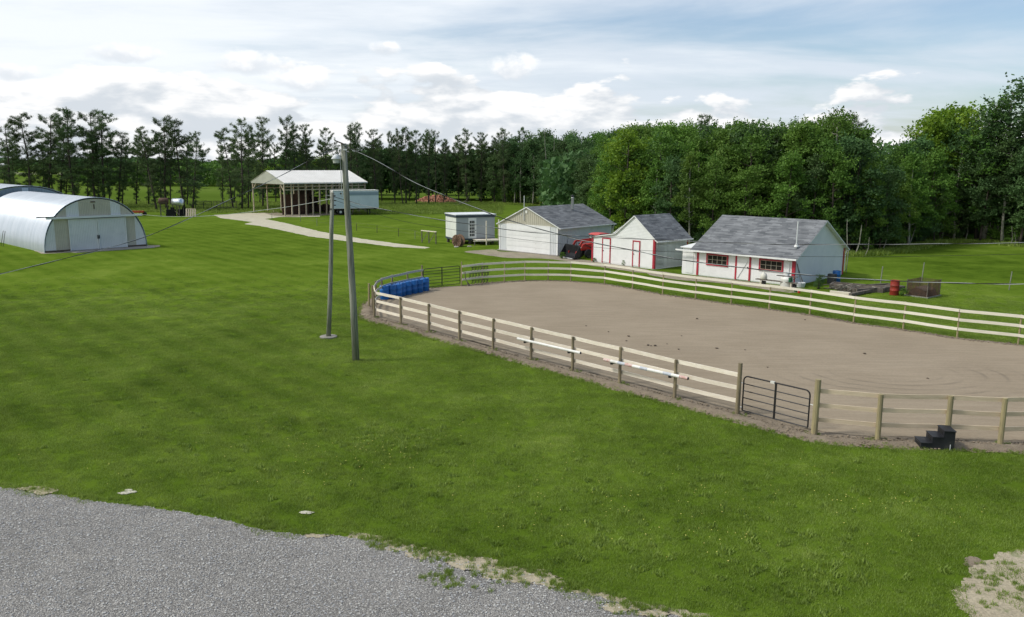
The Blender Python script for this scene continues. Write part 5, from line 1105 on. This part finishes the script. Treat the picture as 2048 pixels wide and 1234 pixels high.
for z in (.55, .95): MB().tube([G(x, yb) - R0 + Vector((0, 0, z)) for x, yb, yt in lp[:7]] + [G(844, 485) - R0 + Vector((0, 0, z))], .006, 4).build('strand', WOOD_OLD, wf)
# gate, brace and slatted fence at the gap
fg2, w2 = pipe_gate('pipe_gate', 'dark green field gate across the gap in the pine row', G(391, 420.5), G(424, 417.5), 1.35, (.15, .4, .62, .84, 1.06), .045, mat('gate_green', (.03, .05, .03), None, 3, .6))
sf = thing('picket_hurdle', 'short dark barred hurdle right of the field gate', 'fence', G(428, 419), .25)
for k in range(8): MB().bar((k * .55, 0, 0), (k * .55, 0, 1.5), .07, .07).build('picket', WOOD_OLD, sf)
MB().bar((0, .05, 1.3), (3.9, .05, 1.3), .06, .08).bar((0, .05, .4), (3.9, .05, .4), .06, .08).bar((0, -.05, .1), (1.4, -.05, 1.3), .08, .08).build('rail', WOOD_OLD, sf)
# fuel tanks, pallet, implements by the pines
def fuel_tank(label, base, ang, L, r, z, mt):
    t = thing('fuel_tank', label, 'tank', base, ang); MB().lathe([(0, -L / 2 - .1), (r * .8, -L / 2 - .05), (r, -L / 2 + .05), (r, L / 2 - .05), (r * .8, L / 2 + .05), (0, L / 2 + .1)], (0, 0, z), 18, 'x').build('drum', mt, t, True)
    for x in (-L * .38, L * .38):
        for y in (-r * .7, r * .7): MB().bar((x, y * 1.2, 0), (x, y, z - r * .4), .08, .08).build('leg', WOOD_OLD, t)
    MB().bar((-L * .38, -r * .8, z * .5), (L * .38, -r * .8, .2), .05, .08).bar((-L * .38, -r * .8, z - r * .5), (L * .38, -r * .8, z - r * .5), .08, .1).build('brace', WOOD_OLD, t); return t
fuel_tank('silver fuel tank raised on a dark stand in front of the pines', G(357, 432), -.35, 1.7, .58, 2.15, GALV)
fuel_tank('rusty brown tank raised on thin legs left of the silver fuel tank', G(329, 432), .3, 1.3, .5, 2.3, RUST)
for (x, y, s, lb) in ((343, 432, .85, 'dark engine block standing between the two raised tanks'), (366, 431.5, .85, 'dark barrel-shaped machine part right of the silver tank')):
    o = MB().box((0, 0, s * .6), (s * 1.6, s, s * 1.2), .3).box((s * .3, -.1, s * 1.35), (s * .5, s * .5, s * .5)).tube([(-s, 0, .1), (-s * .4, 0, s * 1.9)], .06, 6).build('machine_part', DARK); o.location = G(x, y); tag(o, lb, 'machinery', 'old machinery below the raised tanks')
pt = thing('pallet', 'pale wooden pallet leaning at a slant beside the silver fuel tank', 'pallet', G(383, 434), -.2); 
for k in range(5): MB().bar((-.75 + k * .37, -.2, .05), (-.75 + k * .37 - .35, .5, 1.25), .2, .03).build('slat', WOOD_POLE, pt)
for f in (.06, .5, .95): MB().bar((-.85 - .35 * f, -.17 + .7 * f, .08 + 1.2 * f), (.85 - .35 * f, -.17 + .7 * f, .08 + 1.2 * f), .06, .08).build('bearer', WOOD_POLE, pt)
oi = thing('orange_implement', 'low orange-red farm implement behind the right end of the arched hut', 'farm implement', G(271, 432.5), .1)
MB().bb(-1.6, 1.3, -.3, .3, .55, .85).bb(-1.4, .8, -.35, -.25, .2, .35).build('frame', ORANGE, oi)
for x in (-1.3, -.3, .7, 1.2): MB().bar((x, 0, .55), (x - .25, -.2, .05), .08, .08).build('tine', ORANGE, oi)
MB().lathe([(0, -.1), (.3, -.1), (.3, .1), (0, .1)], (1.4, 0, .4), 12, 'y').build('wheel', BLACK, oi)
# rubble heap behind the pines
rb = thing('rubble_heap', 'low heap of orange-pink brick rubble showing between the pine trunks', 'rubble', G(872, 405)); b = MB(); r_ = random.Random(9)
for k in range(420):
    u, v = r_.uniform(-1, 1), r_.uniform(-1, 1)
    if u * u + v * v > 1: continue
    hh = 1.5 * (1 - (u * u + v * v)) ** .8; b.box((u * 4.3, v * 2.0, hh * r_.uniform(.55, 1) + .08), (r_.uniform(.25, .6), r_.uniform(.2, .4), r_.uniform(.15, .35)), r_.uniform(0, 3))
hp = b.build('loose_bricks', BRICKO, rb); hp['kind'] = 'stuff'
MB().lathe([(4.2, 0), (3.2, .7), (1.6, 1.25), (0, 1.45)], (0, 0, 0), 20).build('mound', mat('rubble_core', (.34, .17, .11), (.25, .12, .08), 2, .95), rb); bpy.data.objects['mound'].scale = (1, .46, 1)
fb = thing('fallen_branch', 'bare fallen branch lying on the grass before the dark wood', 'branch', G(925, 411)); MB().tube([(-1.6, 0, .1), (-.3, 0, .3), (.8, .1, 1.1), (1.3, .1, 1.9)], [.12, .1, .07, .03], 6).tube([(-.3, 0, .3), (-1.3, .3, 1.0)], [.07, .03], 5).tube([(.3, 0, .7), (1.6, 0, .9)], [.06, .03], 5).build('limb', WOOD_OLD, fb)

# ------------------------------------------------------------------ trees
PINE_L = leaf_mat('pine_needles', (.055, .098, .034), (.115, .175, .062), .38, .2, .012, .5)
LEAF_A = leaf_mat('leaf_mid', (.070, .150, .022), (.150, .270, .040), .32, .2, .012)
LEAF_B = leaf_mat('leaf_lime', (.130, .235, .016), (.235, .350, .032), .34, .12, .008)
LEAF_C = leaf_mat('leaf_dark', (.046, .104, .032), (.100, .182, .054), .3, .2, .012)
def unit(v): return v / np.maximum(np.linalg.norm(v, axis=-1, keepdims=True), 1e-6)
def leaf_quads(c, size, r, up=.35, aspect=.62):
    n = len(c); nrm = unit(r.normal(size=(n, 3)) + np.array([0, 0, up])); t = unit(np.cross(nrm, r.normal(size=(n, 3)))); b = np.cross(nrm, t)
    s = size * r.uniform(.6, 1.35, (n, 1)); q = np.stack([c - t * s * .5, c - b * s * aspect * .5 , c + t * s * .5, c + b * s * aspect * .5], 1); return q
def pine(seed, H=16.0, low=.24, wide=1.0, lean=0.0, bushy=1.0):
    r = np.random.default_rng(seed); ph = r.uniform(0, 6, 4)
    def axis(z):
        t = z / H; return np.array([lean * t + .22 * math.sin(3.1 * t + ph[0]) + .08 * math.sin(9 * t + ph[1]) - .22 * math.sin(ph[0]), .2 * math.sin(2.7 * t + ph[2]) - .2 * math.sin(ph[2]), z])
    b = MB(); zs = np.linspace(0, H * .97, 14); b.tube([axis(z) for z in zs], [.17 * (1 - z / H) ** .8 + .03 for z in zs], 7)
    tris = []; z = H * low * .55
    while z < H * .985:
        t = z / H; nb = r.integers(2, 5)
        for _ in range(nb):
            if r.random() < .22: continue
            az = r.uniform(0, 2 * PI)
            prof = 2.5 * min(1, max(.3, (t - low * .4) / .35)) if t < .6 else 2.45 * max(.05, 1 - ((t - .6) / .43) ** 2.2) ** .6
            L = max(.5, prof * wide * r.uniform(.45, 1.15)); el = -.12 + 1.1 * max(0, t - .42) + r.uniform(-.2, .25)
            o = axis(z); d = np.array([math.cos(az) * math.cos(el), math.sin(az) * math.cos(el), math.sin(el)]); side = np.array([-math.sin(az), math.cos(az), 0])
            bare = t < low + .03 and r.random() < .45
            pts = [o, o + d * L * .5 + np.array([0, 0, -.04 * L]), o + d * L + np.array([0, 0, .12 * L])]
            b.tube(pts, [.045 * (1 - t) + .018, .025, .008], 4, False)
            if bare: continue
            k = max(4, int(L * (6.0 if t > .5 else 4.6) * bushy))
            for _j in range(k):
                f = r.uniform(.28, 1.05) ** .75; wd = .5 * L * (1.05 - f) + .18
                c = o + d * L * f + side * r.uniform(-wd, wd) * .8 + np.array([0, 0, .10 * L * f * f + r.uniform(-.07, .16)])
                m = 12; dirs = unit(r.normal(size=(m, 3)) + d * .6 + np.array([0, 0, .55])); ln = r.uniform(.24, .50, (m, 1)); w = unit(np.cross(dirs, r.normal(size=(m, 3)))) * .036
                cc = c + r.normal(size=(m, 3)) * .11
                tris.append(np.stack([cc - w, cc + w, cc + dirs * ln], 1))
        z += r.uniform(.26, .5)
    return b.mesh('trunk', BARK, True), np_mesh('crown', np.concatenate(tris), 3, PINE_L)
def broadleaf(seed, H=12.0, R=2.6, low=.18, nl=4200, mt=None, lobes=26, size=.27, pale=True, open_=.0):
    r = np.random.default_rng(seed); b = MB(); ph = r.uniform(0, 6, 2); mtb = BARK_PALE if pale else BARK
    ax = lambda z: np.array([.35 * math.sin(2.2 * z / H + ph[0]) - .35 * math.sin(ph[0]), .3 * math.sin(2 * z / H + ph[1]) - .3 * math.sin(ph[1]), z])
    zs = np.linspace(0, H * .92, 9); b.tube([ax(z) for z in zs], [.13 * (1 - z / H) + .025 for z in zs], 7)
    L = []
    for i in range(lobes):
        t = low + (1 - low) * (i + r.random()) / lobes; prof = R * (math.sin(PI * min(1, (t - low) / (1.04 - low)) ** .72) ** .55 if t < .98 else .3)
        a = r.uniform(0, 2 * PI); rad = prof * r.uniform(.35, .85); c = ax(t * H * .97) + np.array([math.cos(a) * rad, math.sin(a) * rad, 0]); L.append((c, R * r.uniform(.26, .46)))
        st = ax(max(.1, t * H - rad * .7)); b.tube([st, (st + c) / 2 + np.array([0, 0, -.1]), c], [.05, .032, .012], 4, False)
    cs = []; tot = sum(q[1] ** 2 for q in L)
    for c, lr in L:
        n = int(nl * lr ** 2 / tot); d = unit(r.normal(size=(n, 3))); d[:, 2] = np.abs(d[:, 2]) * .9 - .25 * (r.random(n) < .4)
        rr = lr * (r.random((n, 1)) ** .33) * np.array([1, 1, .72]); sub = r.integers(0, 7, n); off = unit(r.normal(size=(7, 3))) * lr * .5
        cs.append(c + d * rr * .8 + off[sub] * .9)
        for _s in range(5):
            sd = unit(r.normal(size=3) * np.array([.7, .7, .3]) + np.array([0, 0, .9])); ln = r.uniform(.5, 1.15) * (1.3 if c[2] > H * .75 else .8); q = np.linspace(.3, 1, 9)[:, None]
            cs.append(c + sd * (lr * .6 + ln * q) + r.normal(size=(9, 3)) * .09 * (1.2 - q))
    c = np.concatenate(cs); c[:, 2] = np.minimum(c[:, 2], H * (1.02 + r.normal(size=len(c)) * .03)); c[:, 2] = np.maximum(c[:, 2], .1)
    return b.mesh('trunk', mtb, True), np_mesh('crown', leaf_quads(c, size, r), 4, mt or LEAF_A)
def place_tree(name, protos, base, H0, h, label, group, rz=None, wx=1.0, cat='tree'):
    t = thing(name, label, cat, base, random.uniform(0, 6.28) if rz is None else rz, group); s = h / H0; t.scale = (s * wx, s * wx, s)
    tm, cm = protos; inst('trunk', tm, t); inst('crown', cm, t); return t
PH = 16.0
pines = [pine(11, PH, .14, 1.0, .5), pine(12, PH, .20, .95, -.9), pine(13, PH, .10, 1.12, .2), pine(14, PH, .24, .9, .8), pine(15, PH, .16, 1.05, -.3), pine(16, PH, .28, .85, .4)]
# (top x, top y, base x, base y, which, width)
front = [(-6, 250, 26, 415, 1, 1.0), (38, 231, 66, 415, 0, .95), (84, 231, 100, 415, 1, 1.0), (112, 246, 122, 414, 3, .9), (133, 222, 152, 416, 0, 1.0), (163, 226, 192, 416, 1, .95), (213, 230, 208, 416, 2, 1.12), (250, 264, 236, 415, 4, .85),
         (284, 254, 313, 421, 4, .9), (311, 237, 333, 419, 1, .95), (345, 244, 369, 417, 0, .95), (388, 269, 386, 420, 2, .9),
         (443, 260, 466, 416, 0, .95), (473, 244, 485, 419, 2, 1.0), (503, 252, 497, 417, 3, .75), (520, 235, 526, 414, 4, .85), (561, 236, 570, 413, 1, .85), (591, 248, 588, 413, 5, .75), (612, 250, 620, 412, 4, .85), (651, 257, 655, 412, 4, .85),
         (697, 251, 705, 410, 5, .9), (716, 247, 720, 409, 3, .9), (748, 260, 752, 409, 4, .9), (775, 264, 790, 409, 3, .6), (792, 257, 806, 410, 5, .65), (805, 256, 812, 409, 3, .9), (831, 262, 834, 409, 4, .9), (855, 261, 857, 408, 3, .85), (873, 262, 871, 407, 5, .8), (889, 279, 888, 407, 4, .75),
         (935, 263, 934, 404, 2, .85), (961, 266, 962, 404, 4, .85), (992, 270, 987, 404, 2, .9)]
words = 'first second third fourth fifth sixth seventh eighth ninth tenth eleventh twelfth thirteenth fourteenth fifteenth sixteenth seventeenth eighteenth'.split()
def pine_at(i, tx, ty, bx_, by_, k, w, label, group):
    b = G(bx_, by_); t = AT(tx, ty, b.y); dx = t.x - b.x; h = t.z
    o = place_tree('pine_tree', pines[k], b, PH, h, label, group, None, w); 
    o.rotation_euler = Matrix.Identity(3).to_euler(); M = Matrix.Rotation(math.atan2(dx, h), 3, 'Y') @ Matrix.Rotation(random.uniform(0, 6.28) if k != 1 else 2.9, 3, 'Z'); o.rotation_euler = M.to_euler(); return o
front = [(a, b, c, d, e, f * (1.16 if c < 400 else 1.0)) for a, b, c, d, e, f in front]
for i, p in enumerate(front):
    if i < 12: lb = 'dark pine, %s from the left edge in the row behind the arched huts' % words[i]
    elif i < 20: lb = 'dark pine, %s right of the gap in the row, near the open pole barn' % words[i - 12]
    elif i < 30: lb = 'thin-stemmed pine, %s right of the lamp pole in the windbreak row' % words[i - 20]
    else: lb = 'dark bushy pine, %s of the three where the row meets the broadleaf wood' % words[i - 30]
    pine_at(i, *p, lb, 'pines of the windbreak row')
r_ = random.Random(21)
def jit(i): return r_.uniform(-1, 1)
for i in range(42):      # second row of the windbreak, lower and further back
    x = -20 + i * 24.6 + jit(i) * 8
    if 392 < x < 432: continue
    by = 411 if x < 430 else (406 if x < 700 else 401.5); ty = (275 if x < 430 else 281 if x < 700 else 276) + r_.uniform(-8, 16)
    lb = 'slimmer pine in the back row of the windbreak'
    lb += ' behind the arched huts' if x < 392 else (' behind the open pole barn' if x < 700 else ' right of the lamp pole')
    pine_at(i, x + jit(i) * 10, ty, x, by, r_.choice((3, 5, 4, 0)), .85, lb, 'back row pines ' + ('on the left' if x < 392 else 'behind the pole barn' if x < 700 else 'beside the wood'))
BH = 12.0
bro = [broadleaf(31, BH, 2.8, pale=False, nl=5600), broadleaf(32, BH, 3.1, .12, 6000, pale=False), broadleaf(33, BH, 2.4, .26), broadleaf(34, BH, 2.8, .08, 6200, pale=False)]
broC = [broadleaf(41, BH, 2.5, .22, 5600, LEAF_C, pale=False), broadleaf(42, BH, 2.9, .14, 6000, LEAF_C, pale=False), broadleaf(43, BH, 1.9, .3, 2600, LEAF_C, 22, .25)]
broB = [broadleaf(51, BH, 4.0, .16, 9000, LEAF_B, 44, .30, False), broadleaf(52, BH, 2.9, .1, 5200, LEAF_B, 30, .28, False)]
poplar = [broadleaf(61, BH, 1.7, .12, 3000, LEAF_C, 34, .20), broadleaf(62, BH, 1.9, .2, 3000, LEAF_A, 30, .2)]
bush = [broadleaf(71, 3.0, 1.5, .02, 1400, LEAF_A, 14, .2, False), broadleaf(72, 3.0, 1.7, .02, 1400, LEAF_C, 14, .2, False)]
prof_top = [(975, 275), (1005, 266), (1050, 264), (1100, 264), (1150, 266), (1200, 268), (1240, 262), (1290, 256), (1340, 252), (1400, 254), (1450, 256), (1500, 254), (1550, 250), (1600, 248), (1645, 234), (1690, 243), (1740, 262), (1790, 262), (1830, 244), (1880, 232), (1935, 238), (1965, 208), (1990, 190), (2030, 178), (2090, 172), (2400, 165)]
def ptop(x):
    if x <= prof_top[0][0]: return prof_top[0][1]
    for (a, ya), (b, yb) in zip(prof_top, prof_top[1:]):
        if a <= x <= b: return ya + (yb - ya) * (x - a) / (b - a)
    return prof_top[-1][1]
edge_px = [(985, 406), (1060, 410), (1120, 417), (1165, 432), (1195, 458), (1285, 480), (1400, 494), (1550, 501), (1700, 508), (1765, 503), (1818, 491), (1884, 482), (1980, 484), (2040, 491), (2130, 498), (2260, 506)]
edge = [G(*p) for p in edge_px]
def along(line, step, off):
    out = []; acc = 0
    for a, b in zip(line, line[1:]):
        L = (b - a).length; d = (b - a) / L; n = Vector((-d.y, d.x, 0)); n = n if n.y > 0 or (abs(n.y) < .3 and n.x > 0) else -n
        while acc < L: out.append(a + d * acc + n * off); acc += step
        acc -= L
    return out
def zone(x):
    if x < 1195: return ('in the dark wood left of the garage chimney', 'wood left of the garage')
    if x < 1400: return ('of the wood behind garage and small shed', 'wood behind the garage')
    if x < 1690: return ('of the wood behind the long barn', 'wood behind the barn')
    if x < 1950: return ('of the wood beyond the wire bin', 'wood beyond the bin')
    return ('of the wood at the far right', 'wood at the far right')
rows = ((0.0, 2.9, .62, .82, 'low-branched leafy tree '), (3.2, 3.0, .8, .97, 'mid-height leafy tree behind the first ones '), (7.5, 3.1, .93, 1.04, 'tall leafy tree topping its neighbours '), (13.0, 3.4, .95, 1.06, 'rearmost leafy tree on the skyline '))
for ri, (off, step, lo, hi, desc) in enumerate(rows):
    for p in along(edge, step, off):
        q = Vector((p.x + r_.uniform(-.9, .9), p.y + r_.uniform(-1.1, 1.1), 0)); px_, _ = PX(q)
        if px_ > 2110 or px_ < 975: continue
        full = AT(px_, ptop(px_) + 5, q.y).z; h = full * r_.uniform(lo, hi)
        if ri == 0 and 1850 < px_ < 1915: h *= .7
        dark = px_ < 1190 or px_ > 1950 or (px_ > 1690 and ri < 2 and r_.random() < .6)
        fam = broC if (dark or r_.random() < .18) else bro
        if ri >= 2 and r_.random() < .3: fam = poplar
        pr = r_.choice(fam); z, g = zone(px_)
        place_tree('broadleaf_tree', pr, q, BH, h, desc + z, 'row %s of the %s' % (('one', 'two', 'three', 'four')[ri], g), None, r_.uniform(.9, 1.2) if fam is not poplar else r_.uniform(.9, 1.1))
for x, y, ty, k, w, lb in ((1010, 408, 262, 2, .8, 'dark pine crown rising above the wood just right of the pine row'), (1046, 406, 256, 4, .8, 'round-topped pine in the wood above the cabin'), (1404, 470, 231, 4, .85, 'single dark pine above the wood between small shed and barn'), (1716, 478, 236, 2, .9, 'dark pine spire above the wood right of the barn roof')):
    pine_at(0, x, ty, x, y, k, w, lb, None)
for x, by, ty, k, w, lb in ((1885, 470, 221, 0, 1.15, 'broad bright lime-green tree with a domed top above the clearing'), (1835, 474, 238, 1, 1.0, 'smaller lime-green tree to the left of the broad domed one'), (1930, 474, 228, 1, 1.05, 'lime-green tree to the right of the broad domed one'), (1250, 476, 262, 1, 1.1, 'bright green rounded tree behind the roofs of garage and small shed'), (1215, 462, 290, 1, .9, 'bright green lower tree just right of the garage chimney'), (1085, 412, 385, 1, 1.6, 'small yellow-green bushy tree before the dark wood right of the garage mast')):
    b = G(x, by); place_tree('broadleaf_tree', broB[k], b, BH, AT(x, ty, b.y).z, lb, None, None, w)
for x, by, ty, k, w, lb in ((1655, 488, 224, 1, 1.1, 'tall feathery tree peaking above the right end of the barn roof'), (1995, 483, 182, 0, 1.5, 'tall dark poplar near the right frame edge, left of the tallest one'), (2036, 486, 160, 0, 1.6, 'tallest dark poplar at the right frame edge'), (1966, 482, 200, 1, 1.4, 'tall poplar beside the lime-green trees')):
    b = G(x, by); place_tree('broadleaf_tree', poplar[k], b, BH, AT(x, ty, b.y).z, lb, None, None, w)
# bare pale stems at the wood edge
for i, (x0, y0, x1, y1, r) in enumerate(((1711, 509, 1722, 462, .09), (1730, 512, 1738, 482, .05), (1765, 502, 1775, 460, .07), (1818, 491, 1838, 425, .08), (1884, 479, 1884, 446, .06), (1931, 480, 1936, 450, .06), (1969, 482, 1967, 460, .05), (1981, 483, 1981, 452, .06), (2007, 487, 2004, 458, .06), (2022, 491, 2024, 460, .05), (2029, 492, 2030, 470, .05), (1691, 452, 1705, 320, .09), (1690, 520, 1694, 455, .07), (1097, 392, 1090, 290, .12), (1104, 396, 1108, 300, .10), (1385, 420, 1378, 360, .09))):
    b = G(x0, y0) if y0 > 470 else None
    if b is None: d = 88 if x0 > 1200 else 158; b = AT(x0, y0, d); 
    r *= .75; t = AT(x1, y1, b.y - .5); q = t - Vector((b.x, b.y, 0)); z0 = 0
    m = MB().tube([(0, 0, 0), (q.x * .5 + .12, q.y * .5, q.z * .5), (q.x, q.y, q.z), (q.x * 1.15, q.y, q.z * 1.25)], [r, r * .85, r * .6, r * .3], 6)
    if y0 < 470: m.tube([(q.x * .6, q.y * .6, q.z * .6), (q.x * .6 + .9, 0, q.z * .6 + 1.3)], [r * .5, r * .2], 5)
    o = m.build('bare_stem', BARK_PALE); o.location = (b.x, b.y, 0); tag(o, 'slender pale bare stem at the wood edge ' + ('right of the barn' if x0 > 1600 else 'left of the garage mast' if x0 < 1200 else 'between shed and barn'), 'tree stem', 'pale stems ' + ('right of the barn' if x0 > 1600 else 'left of the garage' if x0 < 1200 else 'behind the sheds'))
# undergrowth
for i, p in enumerate(along(edge, 2.6, 3.2)):
    px_, _ = PX(p)
    if 1195 < px_ < 2100:
        q = p + Vector((r_.uniform(-.8, .8), r_.uniform(-.5, 1.2), 0)); z, g = zone(px_); place_tree('shrub', r_.choice(bush), q, 3.0, r_.uniform(2.8, 5.0), 'tall leafy sapling filling the shade ' + z, 'saplings of the ' + g, None, r_.uniform(.8, 1.1), 'shrub')
for i, p in enumerate(along(edge, 2.1, .9)):
    px_, _ = PX(p)
    if 975 < px_ < 2100 and r_.random() < .8:
        q = p + Vector((r_.uniform(-.8, .8), r_.uniform(-.3, 1.6), 0)); z, g = zone(px_); place_tree('shrub', r_.choice(bush), q, 3.0, r_.uniform(1.2, 3.6), 'low undergrowth shrub at the foot ' + z.replace('in the', 'of the'), 'undergrowth of the ' + g, None, r_.uniform(.9, 1.4), 'shrub')
b = G(1636, 578); place_tree('shrub', bush[1], b, 3.0, .95, 'small dark green bush against the right-hand wall of the barn', None, 0, .75, 'shrub')
for x, y, h, lb in ((1124, 517, .55, 'yellowish flowering clump at the front right corner of the garage'), (1805, 592, .5, 'leafy weeds between the red drum and the wire bin'), (1188, 524, .35, 'dark weeds at the foot of the small shed wall'), (1248, 531, .45, 'pale leafy weeds between the two red-framed shed doors')):
    place_tree('shrub', (bush[0][0], broB[1][1]) if False else bush[0], G(x, y), 3.0, h, lb, None, 1.0, 1.0, 'plant')
# young broadleaf trees and hedge behind the pole barn and pine row
for i in range(26):
    x = 480 + i * 20 + jit(i) * 8; d = r_.uniform(205, 250); b = Vector(((x - 1024) / FPX * d, d, 0))
    place_tree('broadleaf_tree', r_.choice([bro[0], bro[3], broB[1]]), b, BH, r_.uniform(8.5, 11.5) if x > 540 else r_.uniform(6, 9), 'light green broadleaf tree seen between the pine stems beyond the windbreak', 'broadleaf trees beyond the pine row', None, r_.uniform(1.3, 1.7))
for i in range(9):
    d = r_.uniform(240, 420); x = r_.choice((30, 90, 130, 170, 260, 300, 330, 410, 430)) + jit(i) * 14; b = Vector(((x - 1024) / FPX * d, d, 0))
    place_tree('shrub', bush[i % 2], b, 3.0, r_.uniform(2.5, 4.5), 'field shrub far out in the pasture beyond the pines', 'shrubs in the far pasture', None, 1.6, 'shrub')
# distant woods: one mass nobody could count
r = np.random.default_rng(5)
def far_wood(x0, x1, y0, y1, h0, h1, n, size, mt, seed, label, floor=0):
    r = np.random.default_rng(seed); x = r.uniform(x0, x1, n); y = y0 + (y1 - y0) * r.random(n); hh = h0 + (h1 - h0) * (.5 + .28 * np.sin(x * .031 + seed) + .2 * np.sin(x * .11 + 2 * seed) + .12 * np.sin(x * .37 + y * .2)); z = hh * r.random(n) ** .6
    z = np.maximum(z, floor + r.normal(size=n) * .7) if floor else z; o = inst('distant_wood', np_mesh('distant_wood', leaf_quads(np.stack([x, y, z], 1), size, r, .2, .8), 4, mt)); tag(o, label, None, None, 'stuff')
far_wood(-900, -120, 900, 980, 6, 12, 42000, 2.6, LEAF_C, 3, 'dark line of far woodland on the horizon beyond the pines')
far_wood(-620, -250, 600, 620, 1, 5, 9000, 1.8, LEAF_A, 8, 'lower hedge of trees across the far pasture')
far_wood(-150, 40, 270, 300, 4, 9.5, 24000, 1.1, LEAF_A, 4, 'dense wood glimpsed behind the pine row')
far_wood(5, 130, 125, 150, 4, 13, 30000, .9, LEAF_C, 6, 'dark depth of the broadleaf wood behind the front trees')
far_wood(-38, -3, 184, 194, 9, 14, 15000, .75, LEAF_C, 12, 'dark closed canopy behind the pine row beside the wood', 2.6)
far_wood(-62, -38, 190, 200, 5, 9, 6000, .75, LEAF_C, 13, 'dark low canopy behind the open pole barn', 1.6)
far_wood(33, 90, 101, 112, 2, 9.5, 26000, .6, LEAF_C, 9, 'shaded thicket inside the wood beyond the clearing')
far_wood(-10, 35, 180, 200, 5, 13, 9000, .9, LEAF_C, 7, 'dark depth of the wood beyond the garage')
fs = G(30, 331); t = thing('far_shed', 'tiny white-roofed farm building far off across the fields between pine stems', 'building', Vector((-390, 620, 0))); MB().bb(-9, 9, -5, 5, 0, 3.2).build('wall', GREY_AND_SHADE, t); MB().prism([(-10, 3.2), (0, 5.6), (10, 3.2)], lambda a, b: (a, -5.5, b), lambda a, b: (a, 5.5, b)).build('roof', WHITE, t)
for y in (480, 520): sheet('pale_field', [(-520, y), (-150, y + 6), (-150, y + 16), (-520, y + 12)], .02, LANE)
# rough grass under the pine row
RG = []
for _ in range(5200):
    x = r_.uniform(-95, -2); y = r_.uniform(134, 172); RG.append((x, y, 0))
for p in along(edge, .35, -.6):
    for _ in range(5): RG.append((p.x + r_.uniform(-.8, .8), p.y + r_.uniform(-1.6, 1.2), 0))
RG = np.array(RG); rgm = blade_patch(40, 1.0, .34, .09, 77); scatter('rough_grass', RG, np.random.default_rng(1).uniform(.5, 1.2, len(RG)), np.random.default_rng(2).uniform(0, 6.28, len(RG)), [rgm], kind='stuff', label='longer rough grass under the pines and along the wood edge')
# small pale litter on the pasture
